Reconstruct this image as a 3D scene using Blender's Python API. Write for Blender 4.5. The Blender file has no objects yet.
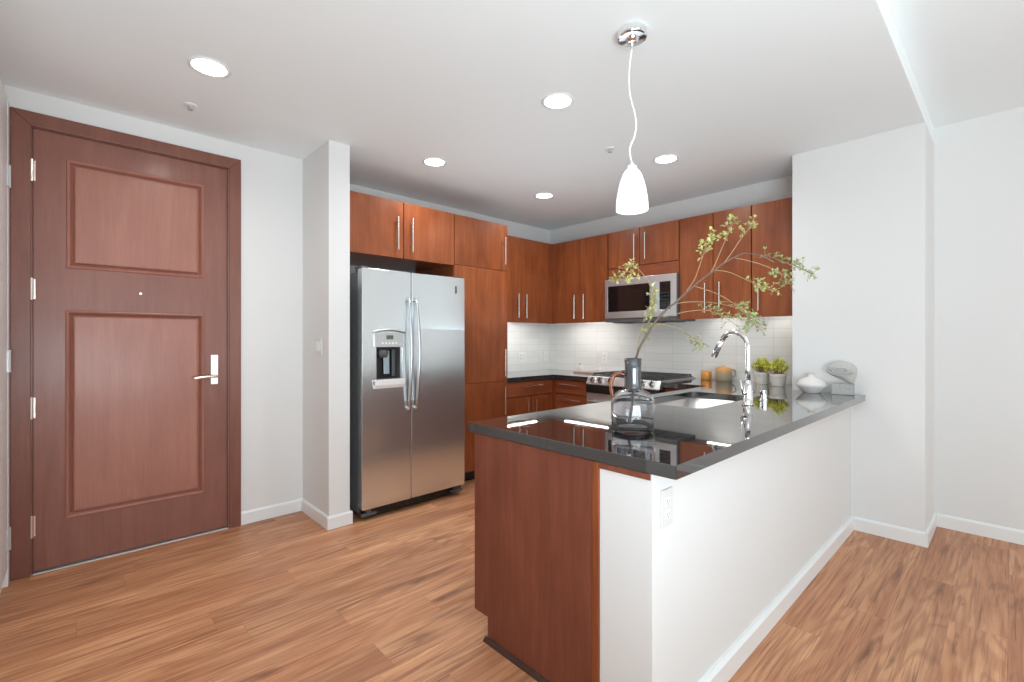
import bpy, bmesh, math, random
from mathutils import Vector, Matrix

# ------------------------------------------------------------------ camera, world, sun, exposure
S = bpy.context.scene
COL = S.collection
CAM_H, FPX, TH = 1.285, 468.87, 0.8184
cam_d = bpy.data.cameras.new('camera')
cam = bpy.data.objects.new('camera', cam_d); COL.objects.link(cam)
cam.location = (0, 0, CAM_H)
cam.rotation_euler = (math.pi/2, 0, TH - math.pi/2)
cam_d.sensor_width = 36.0
cam_d.lens = FPX/1024*36.0
cam_d.shift_y = -1.95/1024
cam_d.clip_start = 0.02
S.camera = cam

w = bpy.data.worlds.new('sky'); S.world = w; w.use_nodes = True
nt = w.node_tree
bg = nt.nodes['Background']
bg.inputs['Color'].default_value = (0.93, 0.97, 1.0, 1)
bg.inputs['Strength'].default_value = 1.0
S.view_settings.view_transform = 'Standard'
S.view_settings.look = 'None'
S.view_settings.gamma = 1.0
S.view_settings.use_curve_mapping = False
S.view_settings.exposure = 0.25

def area_light(name, loc, rot, sx, sy, power, color, label):
    l = bpy.data.lights.new(name, 'AREA'); l.shape = 'RECTANGLE'; l.size = sx; l.size_y = sy
    l.energy = power; l.color = color
    o = bpy.data.objects.new(name, l); COL.objects.link(o); o.location = loc; o.rotation_euler = rot
    return o
# daylight entering by the windows behind the camera
area_light('daylight', (-1.7, -6.75, 1.5), (math.pi/2, 0, 0), 3.4, 2.2, 52, (0.83, 0.945, 1.0), '')
area_light('daylight', (2.3, -6.75, 1.5), (math.pi/2, 0, 0), 3.4, 2.2, 52, (0.83, 0.945, 1.0), '')
area_light('daylight', (-3.75, -2.4, 1.5), (0, -math.pi/2, 0), 2.2, 3.2, 8, (0.83, 0.945, 1.0), '')
# added unseen fill lamps aimed up at the ceiling, by camera and in kitchen
area_light('ceiling_fill', (0.0, -1.0, 1.0), (math.radians(180-26), 0, TH-math.pi/2), 1.6, 1.6, 104, (0.80, 0.93, 1.0), '')
area_light('ceiling_fill', (2.75, 2.45, 1.36), (math.pi, 0, 0), 1.3, 1.3, 5.0, (0.84, 0.94, 1.0), '')
S.cycles.max_bounces = 16; S.cycles.diffuse_bounces = 10; S.cycles.glossy_bounces = 6; S.cycles.transmission_bounces = 12

# ------------------------------------------------------------------ helpers
H1, H2 = 2.632, 2.74          # kitchen and living-room ceiling heights
R = random.Random(7)
WORLD = {}                     # world origin of each object

def obj(name, bm, mat, parent=None, origin=None, smooth=False, bevel=0, seg=2, solid=0):
    if not smooth:
        bmesh.ops.recalc_face_normals(bm, faces=bm.faces)
    vs = [v.co for v in bm.verts]
    if origin is None:
        lo = Vector((min(v.x for v in vs), min(v.y for v in vs), min(v.z for v in vs)))
        hi = Vector((max(v.x for v in vs), max(v.y for v in vs), max(v.z for v in vs)))
        origin = Vector(((lo.x+hi.x)/2, (lo.y+hi.y)/2, lo.z))
    origin = Vector(origin)
    bmesh.ops.translate(bm, verts=bm.verts, vec=-origin)
    me = bpy.data.meshes.new(name); bm.to_mesh(me); bm.free()
    o = bpy.data.objects.new(name, me); COL.objects.link(o)
    mats = mat if isinstance(mat, (list, tuple)) else [mat]
    for m in mats: me.materials.append(m)
    if smooth:
        for p in me.polygons: p.use_smooth = True
    if parent is not None:
        o.parent = parent; o.location = origin - WORLD[parent.name]
    else:
        o.location = origin
    WORLD[o.name] = origin
    if bevel:
        b = o.modifiers.new('bevel', 'BEVEL'); b.width = bevel; b.segments = seg; b.limit_method = 'ANGLE'
        b.angle_limit = math.radians(40); b.harden_normals = False
    if solid:
        s = o.modifiers.new('solid', 'SOLIDIFY'); s.thickness = solid
    return o

def thing(name, label, cat, loc, group=None, kind=None):
    o = bpy.data.objects.new(name, None); COL.objects.link(o)
    o.location = loc; o.empty_display_size = 0.1; WORLD[o.name] = Vector(loc)
    return tag(o, label, cat, group, kind)

def tag(o, label, cat, group=None, kind=None):
    o['label'] = label; o['category'] = cat
    if group: o['group'] = group
    if kind: o['kind'] = kind
    return o

def struct(name, bm, mat, label, cat, **k):
    return tag(obj(name, bm, mat, origin=(0, 0, 0), **k), label, cat, kind='structure')

def dup(root, loc, label, group=None):
    r = root.copy(); COL.objects.link(r); r.location = loc; WORLD[r.name] = Vector(loc)
    r['label'] = label
    if group: r['group'] = group
    for ch in list(root.children):
        c = ch.copy(); COL.objects.link(c); c.parent = r
        for g in list(ch.children):
            d = g.copy(); COL.objects.link(d); d.parent = c
    return r

def NB(): return bmesh.new()

def box(bm, x0, x1, y0, y1, z0, z1):
    v = [bm.verts.new((x, y, z)) for x in (x0, x1) for y in (y0, y1) for z in (z0, z1)]
    for a in ((0, 1, 3, 2), (4, 6, 7, 5), (0, 4, 5, 1), (2, 3, 7, 6), (0, 2, 6, 4), (1, 5, 7, 3)):
        bm.faces.new([v[i] for i in a])
    return bm

def bx(*a): return box(NB(), *a)

def prism(bm, pts, axis, a0, a1):
    """extrude the 2-D polygon pts along axis ('x': pts are (y,z); 'y': (x,z); 'z': (x,y))"""
    def P(p, a):
        return (a, p[0], p[1]) if axis == 'x' else (p[0], a, p[1]) if axis == 'y' else (p[0], p[1], a)
    A = [bm.verts.new(P(p, a0)) for p in pts]; B = [bm.verts.new(P(p, a1)) for p in pts]
    n = len(pts)
    bm.faces.new(A); bm.faces.new(B[::-1])
    for i in range(n): bm.faces.new((A[i], B[i], B[(i+1) % n], A[(i+1) % n]))
    return bm

def plate(bm, outer, holes, axis, a0, a1):
    """a flat slab with holes in it"""
    def P(p, a):
        return (a, p[0], p[1]) if axis == 'x' else (p[0], a, p[1]) if axis == 'y' else (p[0], p[1], a)
    t = NB()
    for loop in [outer]+holes:
        vs = [t.verts.new(P(p, a0)) for p in loop]
        for i in range(len(vs)): t.edges.new((vs[i], vs[(i+1) % len(vs)]))
    bmesh.ops.triangle_fill(t, edges=t.edges[:], use_beauty=True)
    r = bmesh.ops.extrude_face_region(t, geom=t.faces[:])
    d = {'x': (a1-a0, 0, 0), 'y': (0, a1-a0, 0), 'z': (0, 0, a1-a0)}[axis]
    bmesh.ops.translate(t, verts=[g for g in r['geom'] if isinstance(g, bmesh.types.BMVert)], vec=d)
    bmesh.ops.recalc_face_normals(t, faces=t.faces)
    me = bpy.data.meshes.new('tmp'); t.to_mesh(me); t.free(); bm.from_mesh(me); bpy.data.meshes.remove(me)
    return bm

def rrect(x0, x1, y0, y1, r, n=5):
    out = []
    for cx, cy, a in ((x1-r, y1-r, 0), (x0+r, y1-r, 90), (x0+r, y0+r, 180), (x1-r, y0+r, 270)):
        for i in range(n+1):
            t = math.radians(a+90*i/n); out.append((cx+r*math.cos(t), cy+r*math.sin(t)))
    return out

def tube(bm, pts, rad, n=10, cap=True):
    pts = [Vector(p) for p in pts]
    rads = rad if isinstance(rad, (list, tuple)) else [rad]*len(pts)
    prev = None; rings = []
    up = Vector((0.13, 0.21, 0.97)).normalized()
    for i, p in enumerate(pts):
        t = (pts[min(i+1, len(pts)-1)]-pts[max(i-1, 0)])
        if t.length < 1e-9: t = Vector((0, 0, 1))
        t.normalize()
        if prev is None:
            a = up.cross(t)
            if a.length < 0.2: a = Vector((1, 0, 0)).cross(t)
        else:
            a = prev - t*prev.dot(t)
        a.normalize(); b = t.cross(a); prev = a
        rings.append([bm.verts.new(p+(a*math.cos(2*math.pi*k/n)+b*math.sin(2*math.pi*k/n))*rads[i]) for k in range(n)])
    for r0, r1 in zip(rings, rings[1:]):
        for k in range(n): bm.faces.new((r0[k], r0[(k+1) % n], r1[(k+1) % n], r1[k]))
    if cap:
        bm.faces.new(rings[0][::-1]); bm.faces.new(rings[-1])
    return bm

def smooth_path(pts, k=4):
    P = [Vector(p) for p in pts]; out = []
    for i in range(len(P)-1):
        p0, p1, p2, p3 = P[max(i-1, 0)], P[i], P[i+1], P[min(i+2, len(P)-1)]
        for j in range(k):
            t = j/k
            out.append(0.5*((2*p1)+(p2-p0)*t+(2*p0-5*p1+4*p2-p3)*t*t+(3*p1-p0-3*p2+p3)*t**3))
    out.append(P[-1]); return out

def lathe(bm, prof, c, n=32, sx=1, sy=1, closed=False):
    rings = []
    for r, z in prof:
        if r < 1e-5: rings.append([bm.verts.new((c[0], c[1], c[2]+z))])
        else: rings.append([bm.verts.new((c[0]+sx*r*math.cos(2*math.pi*k/n), c[1]+sy*r*math.sin(2*math.pi*k/n), c[2]+z)) for k in range(n)])
    pairs = list(zip(rings, rings[1:]))
    if closed: pairs.append((rings[-1], rings[0]))
    for a, b in pairs:
        for k in range(n):
            k2 = (k+1) % n
            if len(a) == 1 and len(b) == 1: continue
            if len(a) == 1: bm.faces.new((a[0], b[k2], b[k]))
            elif len(b) == 1: bm.faces.new((a[k], a[k2], b[0]))
            else: bm.faces.new((a[k], a[k2], b[k2], b[k]))
    return bm

def cyl(bm, p0, p1, r, n=20): return tube(bm, [p0, p1], r, n)

def ball(bm, c, r, sx=1, sy=1, sz=1, u=20, v=12):
    return lathe(bm, [(r*math.sin(math.pi*i/v), -r*math.cos(math.pi*i/v)*sz) for i in range(v+1)], c, u, sx, sy)

# ------------------------------------------------------------------ materials
def new_mat(name):
    m = bpy.data.materials.new(name); m.use_nodes = True
    return m, m.node_tree, m.node_tree.nodes['Principled BSDF']

def N(nt, typ, **k):
    n = nt.nodes.new(typ)
    for a, v in k.items():
        if a.startswith('i_'): n.inputs[a[2:].replace('_', ' ')].default_value = v
        else: setattr(n, a, v)
    return n

def plain(name, col, rough=0.5, metal=0.0, bump=0.0, scale=200, coat=0, spec=None, emit=None, es=0, var=0.0):
    m, nt, b = new_mat(name)
    b.inputs['Base Color'].default_value = (*col, 1); b.inputs['Roughness'].default_value = rough
    b.inputs['Metallic'].default_value = metal; b.inputs['Coat Weight'].default_value = coat
    b.inputs['Coat Roughness'].default_value = 0.12
    if spec is not None: b.inputs['Specular IOR Level'].default_value = spec
    if emit: b.inputs['Emission Color'].default_value = (*emit, 1); b.inputs['Emission Strength'].default_value = es
    tc = N(nt, 'ShaderNodeTexCoord')
    no = N(nt, 'ShaderNodeTexNoise'); no.inputs['Scale'].default_value = scale
    nt.links.new(tc.outputs['Object'], no.inputs['Vector'])
    if bump:
        bu = N(nt, 'ShaderNodeBump'); bu.inputs['Strength'].default_value = bump; bu.inputs['Distance'].default_value = 0.002
        nt.links.new(no.outputs['Fac'], bu.inputs['Height']); nt.links.new(bu.outputs['Normal'], b.inputs['Normal'])
    if var:
        mx = N(nt, 'ShaderNodeMix', data_type='RGBA')
        mx.inputs['A'].default_value = (*[c*(1-var) for c in col], 1); mx.inputs['B'].default_value = (*[min(1, c*(1+var)) for c in col], 1)
        nt.links.new(no.outputs['Fac'], mx.inputs['Factor']); nt.links.new(mx.outputs['Result'], b.inputs['Base Color'])
    return m

def wood(name, c1, c2, c3, rough=0.34, coat=0.12, horiz=False, fine=1.0, fine_amt=0.8):
    m, nt, b = new_mat(name); L = nt.links.new
    tc = N(nt, 'ShaderNodeTexCoord'); oi = N(nt, 'ShaderNodeObjectInfo')
    ad = N(nt, 'ShaderNodeVectorMath', operation='SCALE'); ad.inputs['Scale'].default_value = 13.0
    cb = N(nt, 'ShaderNodeCombineXYZ'); L(oi.outputs['Random'], cb.inputs[0]); L(oi.outputs['Random'], cb.inputs[1]); L(oi.outputs['Random'], cb.inputs[2])
    L(cb.outputs[0], ad.inputs[0])
    sm = N(nt, 'ShaderNodeVectorMath', operation='ADD'); L(tc.outputs['Object'], sm.inputs[0]); L(ad.outputs[0], sm.inputs[1])
    def layer(scale, sc, detail):
        mp = N(nt, 'ShaderNodeMapping'); mp.inputs['Scale'].default_value = scale; L(sm.outputs[0], mp.inputs['Vector'])
        no = N(nt, 'ShaderNodeTexNoise'); no.inputs['Scale'].default_value = sc; no.inputs['Detail'].default_value = detail
        no.inputs['Distortion'].default_value = 0.6
        L(mp.outputs[0], no.inputs['Vector']); return no
    g = (1, 1, 0.06) if not horiz else (0.06, 0.06, 1)
    n1 = layer(g, 22, 5); n2 = layer(g, 110*fine, 3); n3 = layer((1, 1, 0.5), 4.5, 3)
    r1 = N(nt, 'ShaderNodeMapRange'); r1.inputs['From Min'].default_value = 0.3; r1.inputs['From Max'].default_value = 0.7; L(n1.outputs['Fac'], r1.inputs['Value'])
    m1 = N(nt, 'ShaderNodeMix', data_type='RGBA'); m1.inputs['A'].default_value = (*c1, 1); m1.inputs['B'].default_value = (*c2, 1); L(r1.outputs[0], m1.inputs['Factor'])
    r3 = N(nt, 'ShaderNodeMapRange'); r3.inputs['From Min'].default_value = 0.4; r3.inputs['From Max'].default_value = 0.75; r3.inputs['To Max'].default_value = 0.6; L(n3.outputs['Fac'], r3.inputs['Value'])
    m2 = N(nt, 'ShaderNodeMix', data_type='RGBA'); L(m1.outputs['Result'], m2.inputs['A']); m2.inputs['B'].default_value = (*c3, 1); L(r3.outputs[0], m2.inputs['Factor'])
    r2 = N(nt, 'ShaderNodeMapRange'); r2.inputs['From Min'].default_value = 0.3; r2.inputs['From Max'].default_value = 0.7; r2.inputs['To Min'].default_value = 1-0.13*fine_amt; r2.inputs['To Max'].default_value = 1+0.09*fine_amt; L(n2.outputs['Fac'], r2.inputs['Value'])
    vm = N(nt, 'ShaderNodeVectorMath', operation='SCALE'); L(m2.outputs['Result'], vm.inputs[0]); L(r2.outputs[0], vm.inputs['Scale'])
    L(vm.outputs[0], b.inputs['Base Color'])
    b.inputs['Roughness'].default_value = rough; b.inputs['Coat Weight'].default_value = coat; b.inputs['Coat Roughness'].default_value = 0.18
    b.inputs['Specular IOR Level'].default_value = 0.36
    return m

def floor_mat():
    m, nt, b = new_mat('wood_floor'); L = nt.links.new
    tc = N(nt, 'ShaderNodeTexCoord'); sp = N(nt, 'ShaderNodeSeparateXYZ'); L(tc.outputs['Object'], sp.inputs[0])
    def M(op, a, bb=None, c=None):
        n = N(nt, 'ShaderNodeMath', operation=op)
        for i, v in enumerate((a, bb, c)):
            if v is None: continue
            if isinstance(v, (int, float)): n.inputs[i].default_value = v
            else: L(v, n.inputs[i])
        return n.outputs[0]
    W, LEN = 0.183, 1.22
    ry = M('DIVIDE', M('ADD', sp.outputs['Y'], 10.05), W); row = M('FLOOR', ry)
    wn = N(nt, 'ShaderNodeTexWhiteNoise', noise_dimensions='1D'); L(row, wn.inputs['W'])
    px = M('ADD', M('DIVIDE', M('ADD', sp.outputs['X'], 10), LEN), wn.outputs['Value']); pid = M('FLOOR', px)
    cb = N(nt, 'ShaderNodeCombineXYZ'); L(row, cb.inputs[0]); L(pid, cb.inputs[1])
    w2 = N(nt, 'ShaderNodeTexWhiteNoise', noise_dimensions='2D'); L(cb.outputs[0], w2.inputs['Vector'])
    rnd = w2.outputs['Value']
    # grain coordinates: each plank is cut from its own piece of the pattern
    cg = N(nt, 'ShaderNodeCombineXYZ'); L(M('ADD', sp.outputs['X'], M('MULTIPLY', rnd, 37.0)), cg.inputs[0])
    L(M('ADD', sp.outputs['Y'], M('MULTIPLY', rnd, 91.0)), cg.inputs[1]); L(M('MULTIPLY', rnd, 11.0), cg.inputs[2])
    def noise(scale, sc, det, dist=0.0, src=cg):
        mp = N(nt, 'ShaderNodeMapping'); mp.inputs['Scale'].default_value = scale; L(src.outputs[0], mp.inputs['Vector'])
        no = N(nt, 'ShaderNodeTexNoise'); no.inputs['Scale'].default_value = sc; no.inputs['Detail'].default_value = det; no.inputs['Distortion'].default_value = dist
        L(mp.outputs[0], no.inputs['Vector']); return no.outputs['Fac']
    # cathedral rings: contour lines of a stretched noise
    base = noise((0.13, 1, 1), 4.6, 2.5, 0.5)
    lines = noise((0.02, 1, 1), 130, 3, 0.3)
    ring = M('SINE', M('MULTIPLY', base, 85.0))
    ring = M('MULTIPLY_ADD', ring, 0.5, 0.5)
    streak = noise((0.045, 1, 1), 60, 5, 0.2)
    blotch = noise((0.12, 1, 1), 7.0, 4, 0.6)
    knot = noise((0.16, 1, 1), 11.0, 4, 0.7)
    def mr(v, a, bb, c=0.0, d=1.0):
        n = N(nt, 'ShaderNodeMapRange'); L(v, n.inputs[0]); n.inputs[1].default_value = a; n.inputs[2].default_value = bb; n.inputs[3].default_value = c; n.inputs[4].default_value = d
        return n.outputs[0]
    def mix(f, A, B):
        n = N(nt, 'ShaderNodeMix', data_type='RGBA'); L(f, n.inputs['Factor'])
        for k, v in (('A', A), ('B', B)):
            if isinstance(v, tuple): n.inputs[k].default_value = (*v, 1)
            else: L(v, n.inputs[k])
        return n.outputs['Result']
    c = mix(mr(blotch, 0.35, 0.70), (0.570, 0.300, 0.158), (0.385, 0.165, 0.080))
    c = mix(mr(ring, 0.45, 1.0, 0, 0.46), c, (0.300, 0.122, 0.062))
    c = mix(mr(streak, 0.48, 0.70, 0, 0.75), c, (0.25, 0.095, 0.044))
    c = mix(mr(lines, 0.58, 0.70, 0, 0.75), c, (0.19, 0.068, 0.032))
    c = mix(mr(knot, 0.60, 0.74, 0, 0.85), c, (0.13, 0.048, 0.024))
    tone = mr(rnd, 0, 1, 1.05, 1.24)
    fy = M('FRACT', ry); fx = M('FRACT', px)
    ey = M('MINIMUM', fy, M('SUBTRACT', 1.0, fy)); ex = M('MULTIPLY', M('MINIMUM', fx, M('SUBTRACT', 1.0, fx)), LEN/W)
    e = M('MINIMUM', ey, ex); seam = mr(e, 0.0, 0.009, 0.72, 1.0)
    vm = N(nt, 'ShaderNodeVectorMath', operation='SCALE'); L(c, vm.inputs[0]); L(M('MULTIPLY', tone, seam), vm.inputs['Scale'])
    L(vm.outputs[0], b.inputs['Base Color'])
    b.inputs['Roughness'].default_value = 0.42; b.inputs['Specular IOR Level'].default_value = 0.4
    bu = N(nt, 'ShaderNodeBump'); bu.inputs['Strength'].default_value = 0.25; bu.inputs['Distance'].default_value = 0.0015
    L(seam, bu.inputs['Height']); L(bu.outputs['Normal'], b.inputs['Normal'])
    return m

def tile_mat():
    m, nt, b = new_mat('glazed_tile'); L = nt.links.new
    tc = N(nt, 'ShaderNodeTexCoord'); sp = N(nt, 'ShaderNodeSeparateXYZ'); L(tc.outputs['Object'], sp.inputs[0])
    def M(op, a, bb=None):
        n = N(nt, 'ShaderNodeMath', operation=op)
        for i, v in enumerate((a, bb)):
            if v is None: continue
            if isinstance(v, (int, float)): n.inputs[i].default_value = v
            else: L(v, n.inputs[i])
        return n.outputs[0]
    TW, THH = 0.305, 0.0762
    hor = M('DIVIDE', M('ADD', M('SUBTRACT', sp.outputs['Y'], sp.outputs['X']), 4.316-2.906+TW*10), TW)
    ver = M('DIVIDE', M('SUBTRACT', sp.outputs['Z'], 0.914-0.0762*4), THH)
    fh, fv = M('FRACT', hor), M('FRACT', ver)
    eh = M('MULTIPLY', M('MINIMUM', fh, M('SUBTRACT', 1.0, fh)), TW); ev = M('MULTIPLY', M('MINIMUM', fv, M('SUBTRACT', 1.0, fv)), THH)
    e = M('MINIMUM', eh, ev)
    def mr(v, a, bb, c=0.0, d=1.0):
        n = N(nt, 'ShaderNodeMapRange'); L(v, n.inputs[0]); n.inputs[1].default_value = a; n.inputs[2].default_value = bb; n.inputs[3].default_value = c; n.inputs[4].default_value = d
        return n.outputs[0]
    f = mr(e, 0.0012, 0.0022)
    cb = N(nt, 'ShaderNodeCombineXYZ'); L(M('FLOOR', hor), cb.inputs[0]); L(M('FLOOR', ver), cb.inputs[1])
    wn = N(nt, 'ShaderNodeTexWhiteNoise', noise_dimensions='2D'); L(cb.outputs[0], wn.inputs['Vector'])
    m1 = N(nt, 'ShaderNodeMix', data_type='RGBA'); m1.inputs['A'].default_value = (0.825, 0.83, 0.80, 1); m1.inputs['B'].default_value = (0.875, 0.88, 0.85, 1); L(wn.outputs['Value'], m1.inputs['Factor'])
    m2 = N(nt, 'ShaderNodeMix', data_type='RGBA'); m2.inputs['A'].default_value = (0.66, 0.665, 0.65, 1); L(m1.outputs['Result'], m2.inputs['B']); L(f, m2.inputs['Factor'])
    L(m2.outputs['Result'], b.inputs['Base Color']); L(mr(e, 0.001, 0.002, 0.6, 0.12), b.inputs['Roughness'])
    bu = N(nt, 'ShaderNodeBump'); bu.inputs['Strength'].default_value = 0.4; bu.inputs['Distance'].default_value = 0.001
    L(mr(e, 0.0, 0.004), bu.inputs['Height']); L(bu.outputs['Normal'], b.inputs['Normal'])
    return m

def stone_mat():
    m, nt, b = new_mat('black_granite'); L = nt.links.new
    tc = N(nt, 'ShaderNodeTexCoord'); v = N(nt, 'ShaderNodeTexVoronoi'); v.inputs['Scale'].default_value = 260; L(tc.outputs['Object'], v.inputs['Vector'])
    r = N(nt, 'ShaderNodeValToRGB'); r.color_ramp.elements[0].color = (0.075, 0.075, 0.078, 1); r.color_ramp.elements[0].position = 0.06
    r.color_ramp.elements[1].color = (0.026, 0.026, 0.027, 1); r.color_ramp.elements[1].position = 0.22
    L(v.outputs['Distance'], r.inputs['Fac']); L(r.outputs['Color'], b.inputs['Base Color'])
    b.inputs['Roughness'].default_value = 0.03; b.inputs['IOR'].default_value = 1.75
    b.inputs['Coat Weight'].default_value = 0.6; b.inputs['Coat Roughness'].default_value = 0.02; b.inputs['Coat IOR'].default_value = 1.6
    return m

def steel_mat(name='stainless_steel', col=(0.68, 0.715, 0.735), rough=0.2, vertical=True, stretch=True, metal=1.0):
    m, nt, b = new_mat(name); L = nt.links.new
    b.inputs['Base Color'].default_value = (*col, 1); b.inputs['Metallic'].default_value = metal; b.inputs['Roughness'].default_value = rough
    tc = N(nt, 'ShaderNodeTexCoord'); mp = N(nt, 'ShaderNodeMapping'); mp.inputs['Scale'].default_value = (1, 1, 60) if stretch else (60, 60, 1)
    L(tc.outputs['Object'], mp.inputs['Vector']); no = N(nt, 'ShaderNodeTexNoise'); no.inputs['Scale'].default_value = 6; no.inputs['Detail'].default_value = 4
    L(mp.outputs[0], no.inputs['Vector'])
    mr = N(nt, 'ShaderNodeMapRange'); L(no.outputs['Fac'], mr.inputs[0]); mr.inputs[3].default_value = rough*0.9; mr.inputs[4].default_value = rough*1.12
    L(mr.outputs[0], b.inputs['Roughness'])
    return m

def glass_mat(name, col, rough=0.0, ior=1.45):
    m, nt, b = new_mat(name)
    b.inputs['Base Color'].default_value = (*col, 1); b.inputs['Transmission Weight'].default_value = 1.0
    b.inputs['Roughness'].default_value = rough; b.inputs['IOR'].default_value = ior
    return m

def emit_mat(name, col, st, base=(0.9, 0.9, 0.9)):
    return plain(name, base, 0.4, emit=col, es=st)

PAINT = plain('white_wall_paint', (0.72, 0.73, 0.725), 0.65, bump=0.05, scale=350)
CEILP = plain('ceiling_paint', (0.835, 0.89, 0.905), 0.8, bump=0.04, scale=300)
TRIM = plain('white_trim_paint', (0.79, 0.81, 0.81), 0.35)
CHERRY = wood('cherry_veneer', (0.225, 0.056, 0.017), (0.310, 0.090, 0.029), (0.130, 0.028, 0.009))
CHERRYH = wood('cherry_veneer_horizontal', (0.235, 0.060, 0.023), (0.315, 0.090, 0.036), (0.180, 0.040, 0.015), horiz=True)
DOORW = wood('door_mahogany', (0.225, 0.090, 0.066), (0.265, 0.110, 0.082), (0.195, 0.074, 0.053), rough=0.38, coat=0.15, fine_amt=0.5)
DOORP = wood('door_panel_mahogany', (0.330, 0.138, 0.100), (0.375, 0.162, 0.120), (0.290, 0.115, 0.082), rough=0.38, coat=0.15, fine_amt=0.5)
CASEW = wood('casing_mahogany', (0.190, 0.073, 0.052), (0.230, 0.092, 0.066), (0.165, 0.060, 0.042), rough=0.38, coat=0.15, fine_amt=0.5)
PANELW = wood('peninsula_panel_veneer', (0.160, 0.045, 0.025), (0.220, 0.066, 0.037), (0.115, 0.030, 0.017))
DARKSHOE = plain('dark_shoe_moulding', (0.05, 0.016, 0.008), 0.6)  # dark brown of the shoe moulding itself
FLOOR = floor_mat(); TILE = tile_mat(); STONE = stone_mat()
STEEL = steel_mat(col=(0.80, 0.86, 0.885), rough=0.20, metal=0.92)
STEEL2 = steel_mat('appliance_steel', col=(0.66, 0.70, 0.72), rough=0.30, metal=0.84)
STEELF = steel_mat('handle_steel', col=(0.60, 0.63, 0.65), rough=0.3, stretch=False); STEELH = steel_mat('brushed_steel_bar', (0.72, 0.70, 0.67), 0.25, stretch=False)
SINKST = steel_mat('sink_steel', (0.82, 0.82, 0.82), 0.42)
NICKEL = plain('satin_nickel', (0.78, 0.70, 0.64), 0.28, 1.0)
CHROME = plain('chrome', (0.85, 0.85, 0.86), 0.06, 1.0)
GREYPL = plain('dark_grey_plastic', (0.09, 0.093, 0.098), 0.45)
SIDEGR = plain('fridge_side_grey', (0.16, 0.165, 0.17), 0.45, bump=0.15, scale=400)
SILVPL = plain('silver_plastic', (0.55, 0.56, 0.57), 0.35, 0.4)
WHITEPL = plain('white_plastic', (0.88, 0.88, 0.87), 0.35)
OFFWH = plain('off_white_plastic', (0.67, 0.67, 0.66), 0.4)
BLACKGL = plain('black_glass', (0.006, 0.006, 0.007), 0.05, coat=0.5)
BLACK = plain('black_enamel', (0.012, 0.012, 0.012), 0.3)
IRON = plain('cast_iron', (0.06, 0.06, 0.063), 0.55, bump=0.3, scale=500)
LCD = plain('display_green', (0.10, 0.13, 0.10), 0.3)
GAPGREY = plain('alcove_grey_paint', (0.27, 0.29, 0.31), 0.7)

# ------------------------------------------------------------------ the setting
XL, YA, XC0, XC1, YC = -0.268, 3.653, 1.261, 1.409, 3.158
YB, XR = 3.932, 4.324
XW, YW0, YW1 = 3.853, 0.371, 1.107
XE, XWEST, YS, YJ = 4.339, -3.6, -6.6, 1.7

f = bx(XWEST-0.1, XE+0.1, YS-0.1, YB+0.1, -0.08, 0)
struct('floor', f, FLOOR, 'warm reddish-brown wood plank floor running under the whole room', 'floor')
c = bx(XWEST-0.1, XE+0.1, YW0, YB+0.1, H1, H1+0.3)
struct('ceiling', c, CEILP, 'lower flat white ceiling over the entry and kitchen with recessed lights', 'ceiling', bevel=0.002)
c = bx(XWEST-0.1, XE+0.1, YS-0.1, YW0-0.0005, H2, H2+0.192)
struct('ceiling_living', c, CEILP, 'higher white ceiling beyond the bright drop edge at the upper right', 'ceiling')

b = NB()
box(b, XL-0.12, -0.168, YA, YA+0.14, 0, H1); box(b, 0.773, XC0+0.02, YA, YA+0.14, 0, H1)
box(b, -0.168, 0.773, YA, YA+0.14, 2.445, H1)
struct('wall_entry', b, PAINT, 'white wall around the wooden entry door', 'wall')
struct('wall_column', bx(XC0, XC1, YC, YB+0.1, 0, H1), PAINT, 'narrow white wall end standing between the entry wall and the refrigerator', 'wall', bevel=0.003)
struct('wall_back', bx(XC1, XR+0.1, YB, YB+0.1, 0, H1), PAINT, 'white wall behind the refrigerator and pantry', 'wall')
struct('wall_range', bx(XR, XR+0.1, YW1-0.01, YB, 0, H1), PAINT, 'white kitchen wall above the range and microwave cabinets', 'wall')
struct('wall_right', bx(XW, XR+0.1, YW0, YW1, 0, H1), PAINT, 'projecting white wall where the peninsula counter ends', 'wall', bevel=0.003)
struct('wall_far_right', bx(XE, XE+0.1, YS, YW0, 0, H2), PAINT, 'white wall set back at the right edge of the room', 'wall')
struct('wall_left', bx(XL-0.12, XL, YJ, YA, 0, H1), PAINT, 'white side wall at the left edge, hinged closet door on it', 'wall')
struct('wall_closet', bx(XWEST, XL-0.12, YJ, YJ+0.12, 0, H1), PAINT, 'white closet front wall left of the camera', 'wall')
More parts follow.
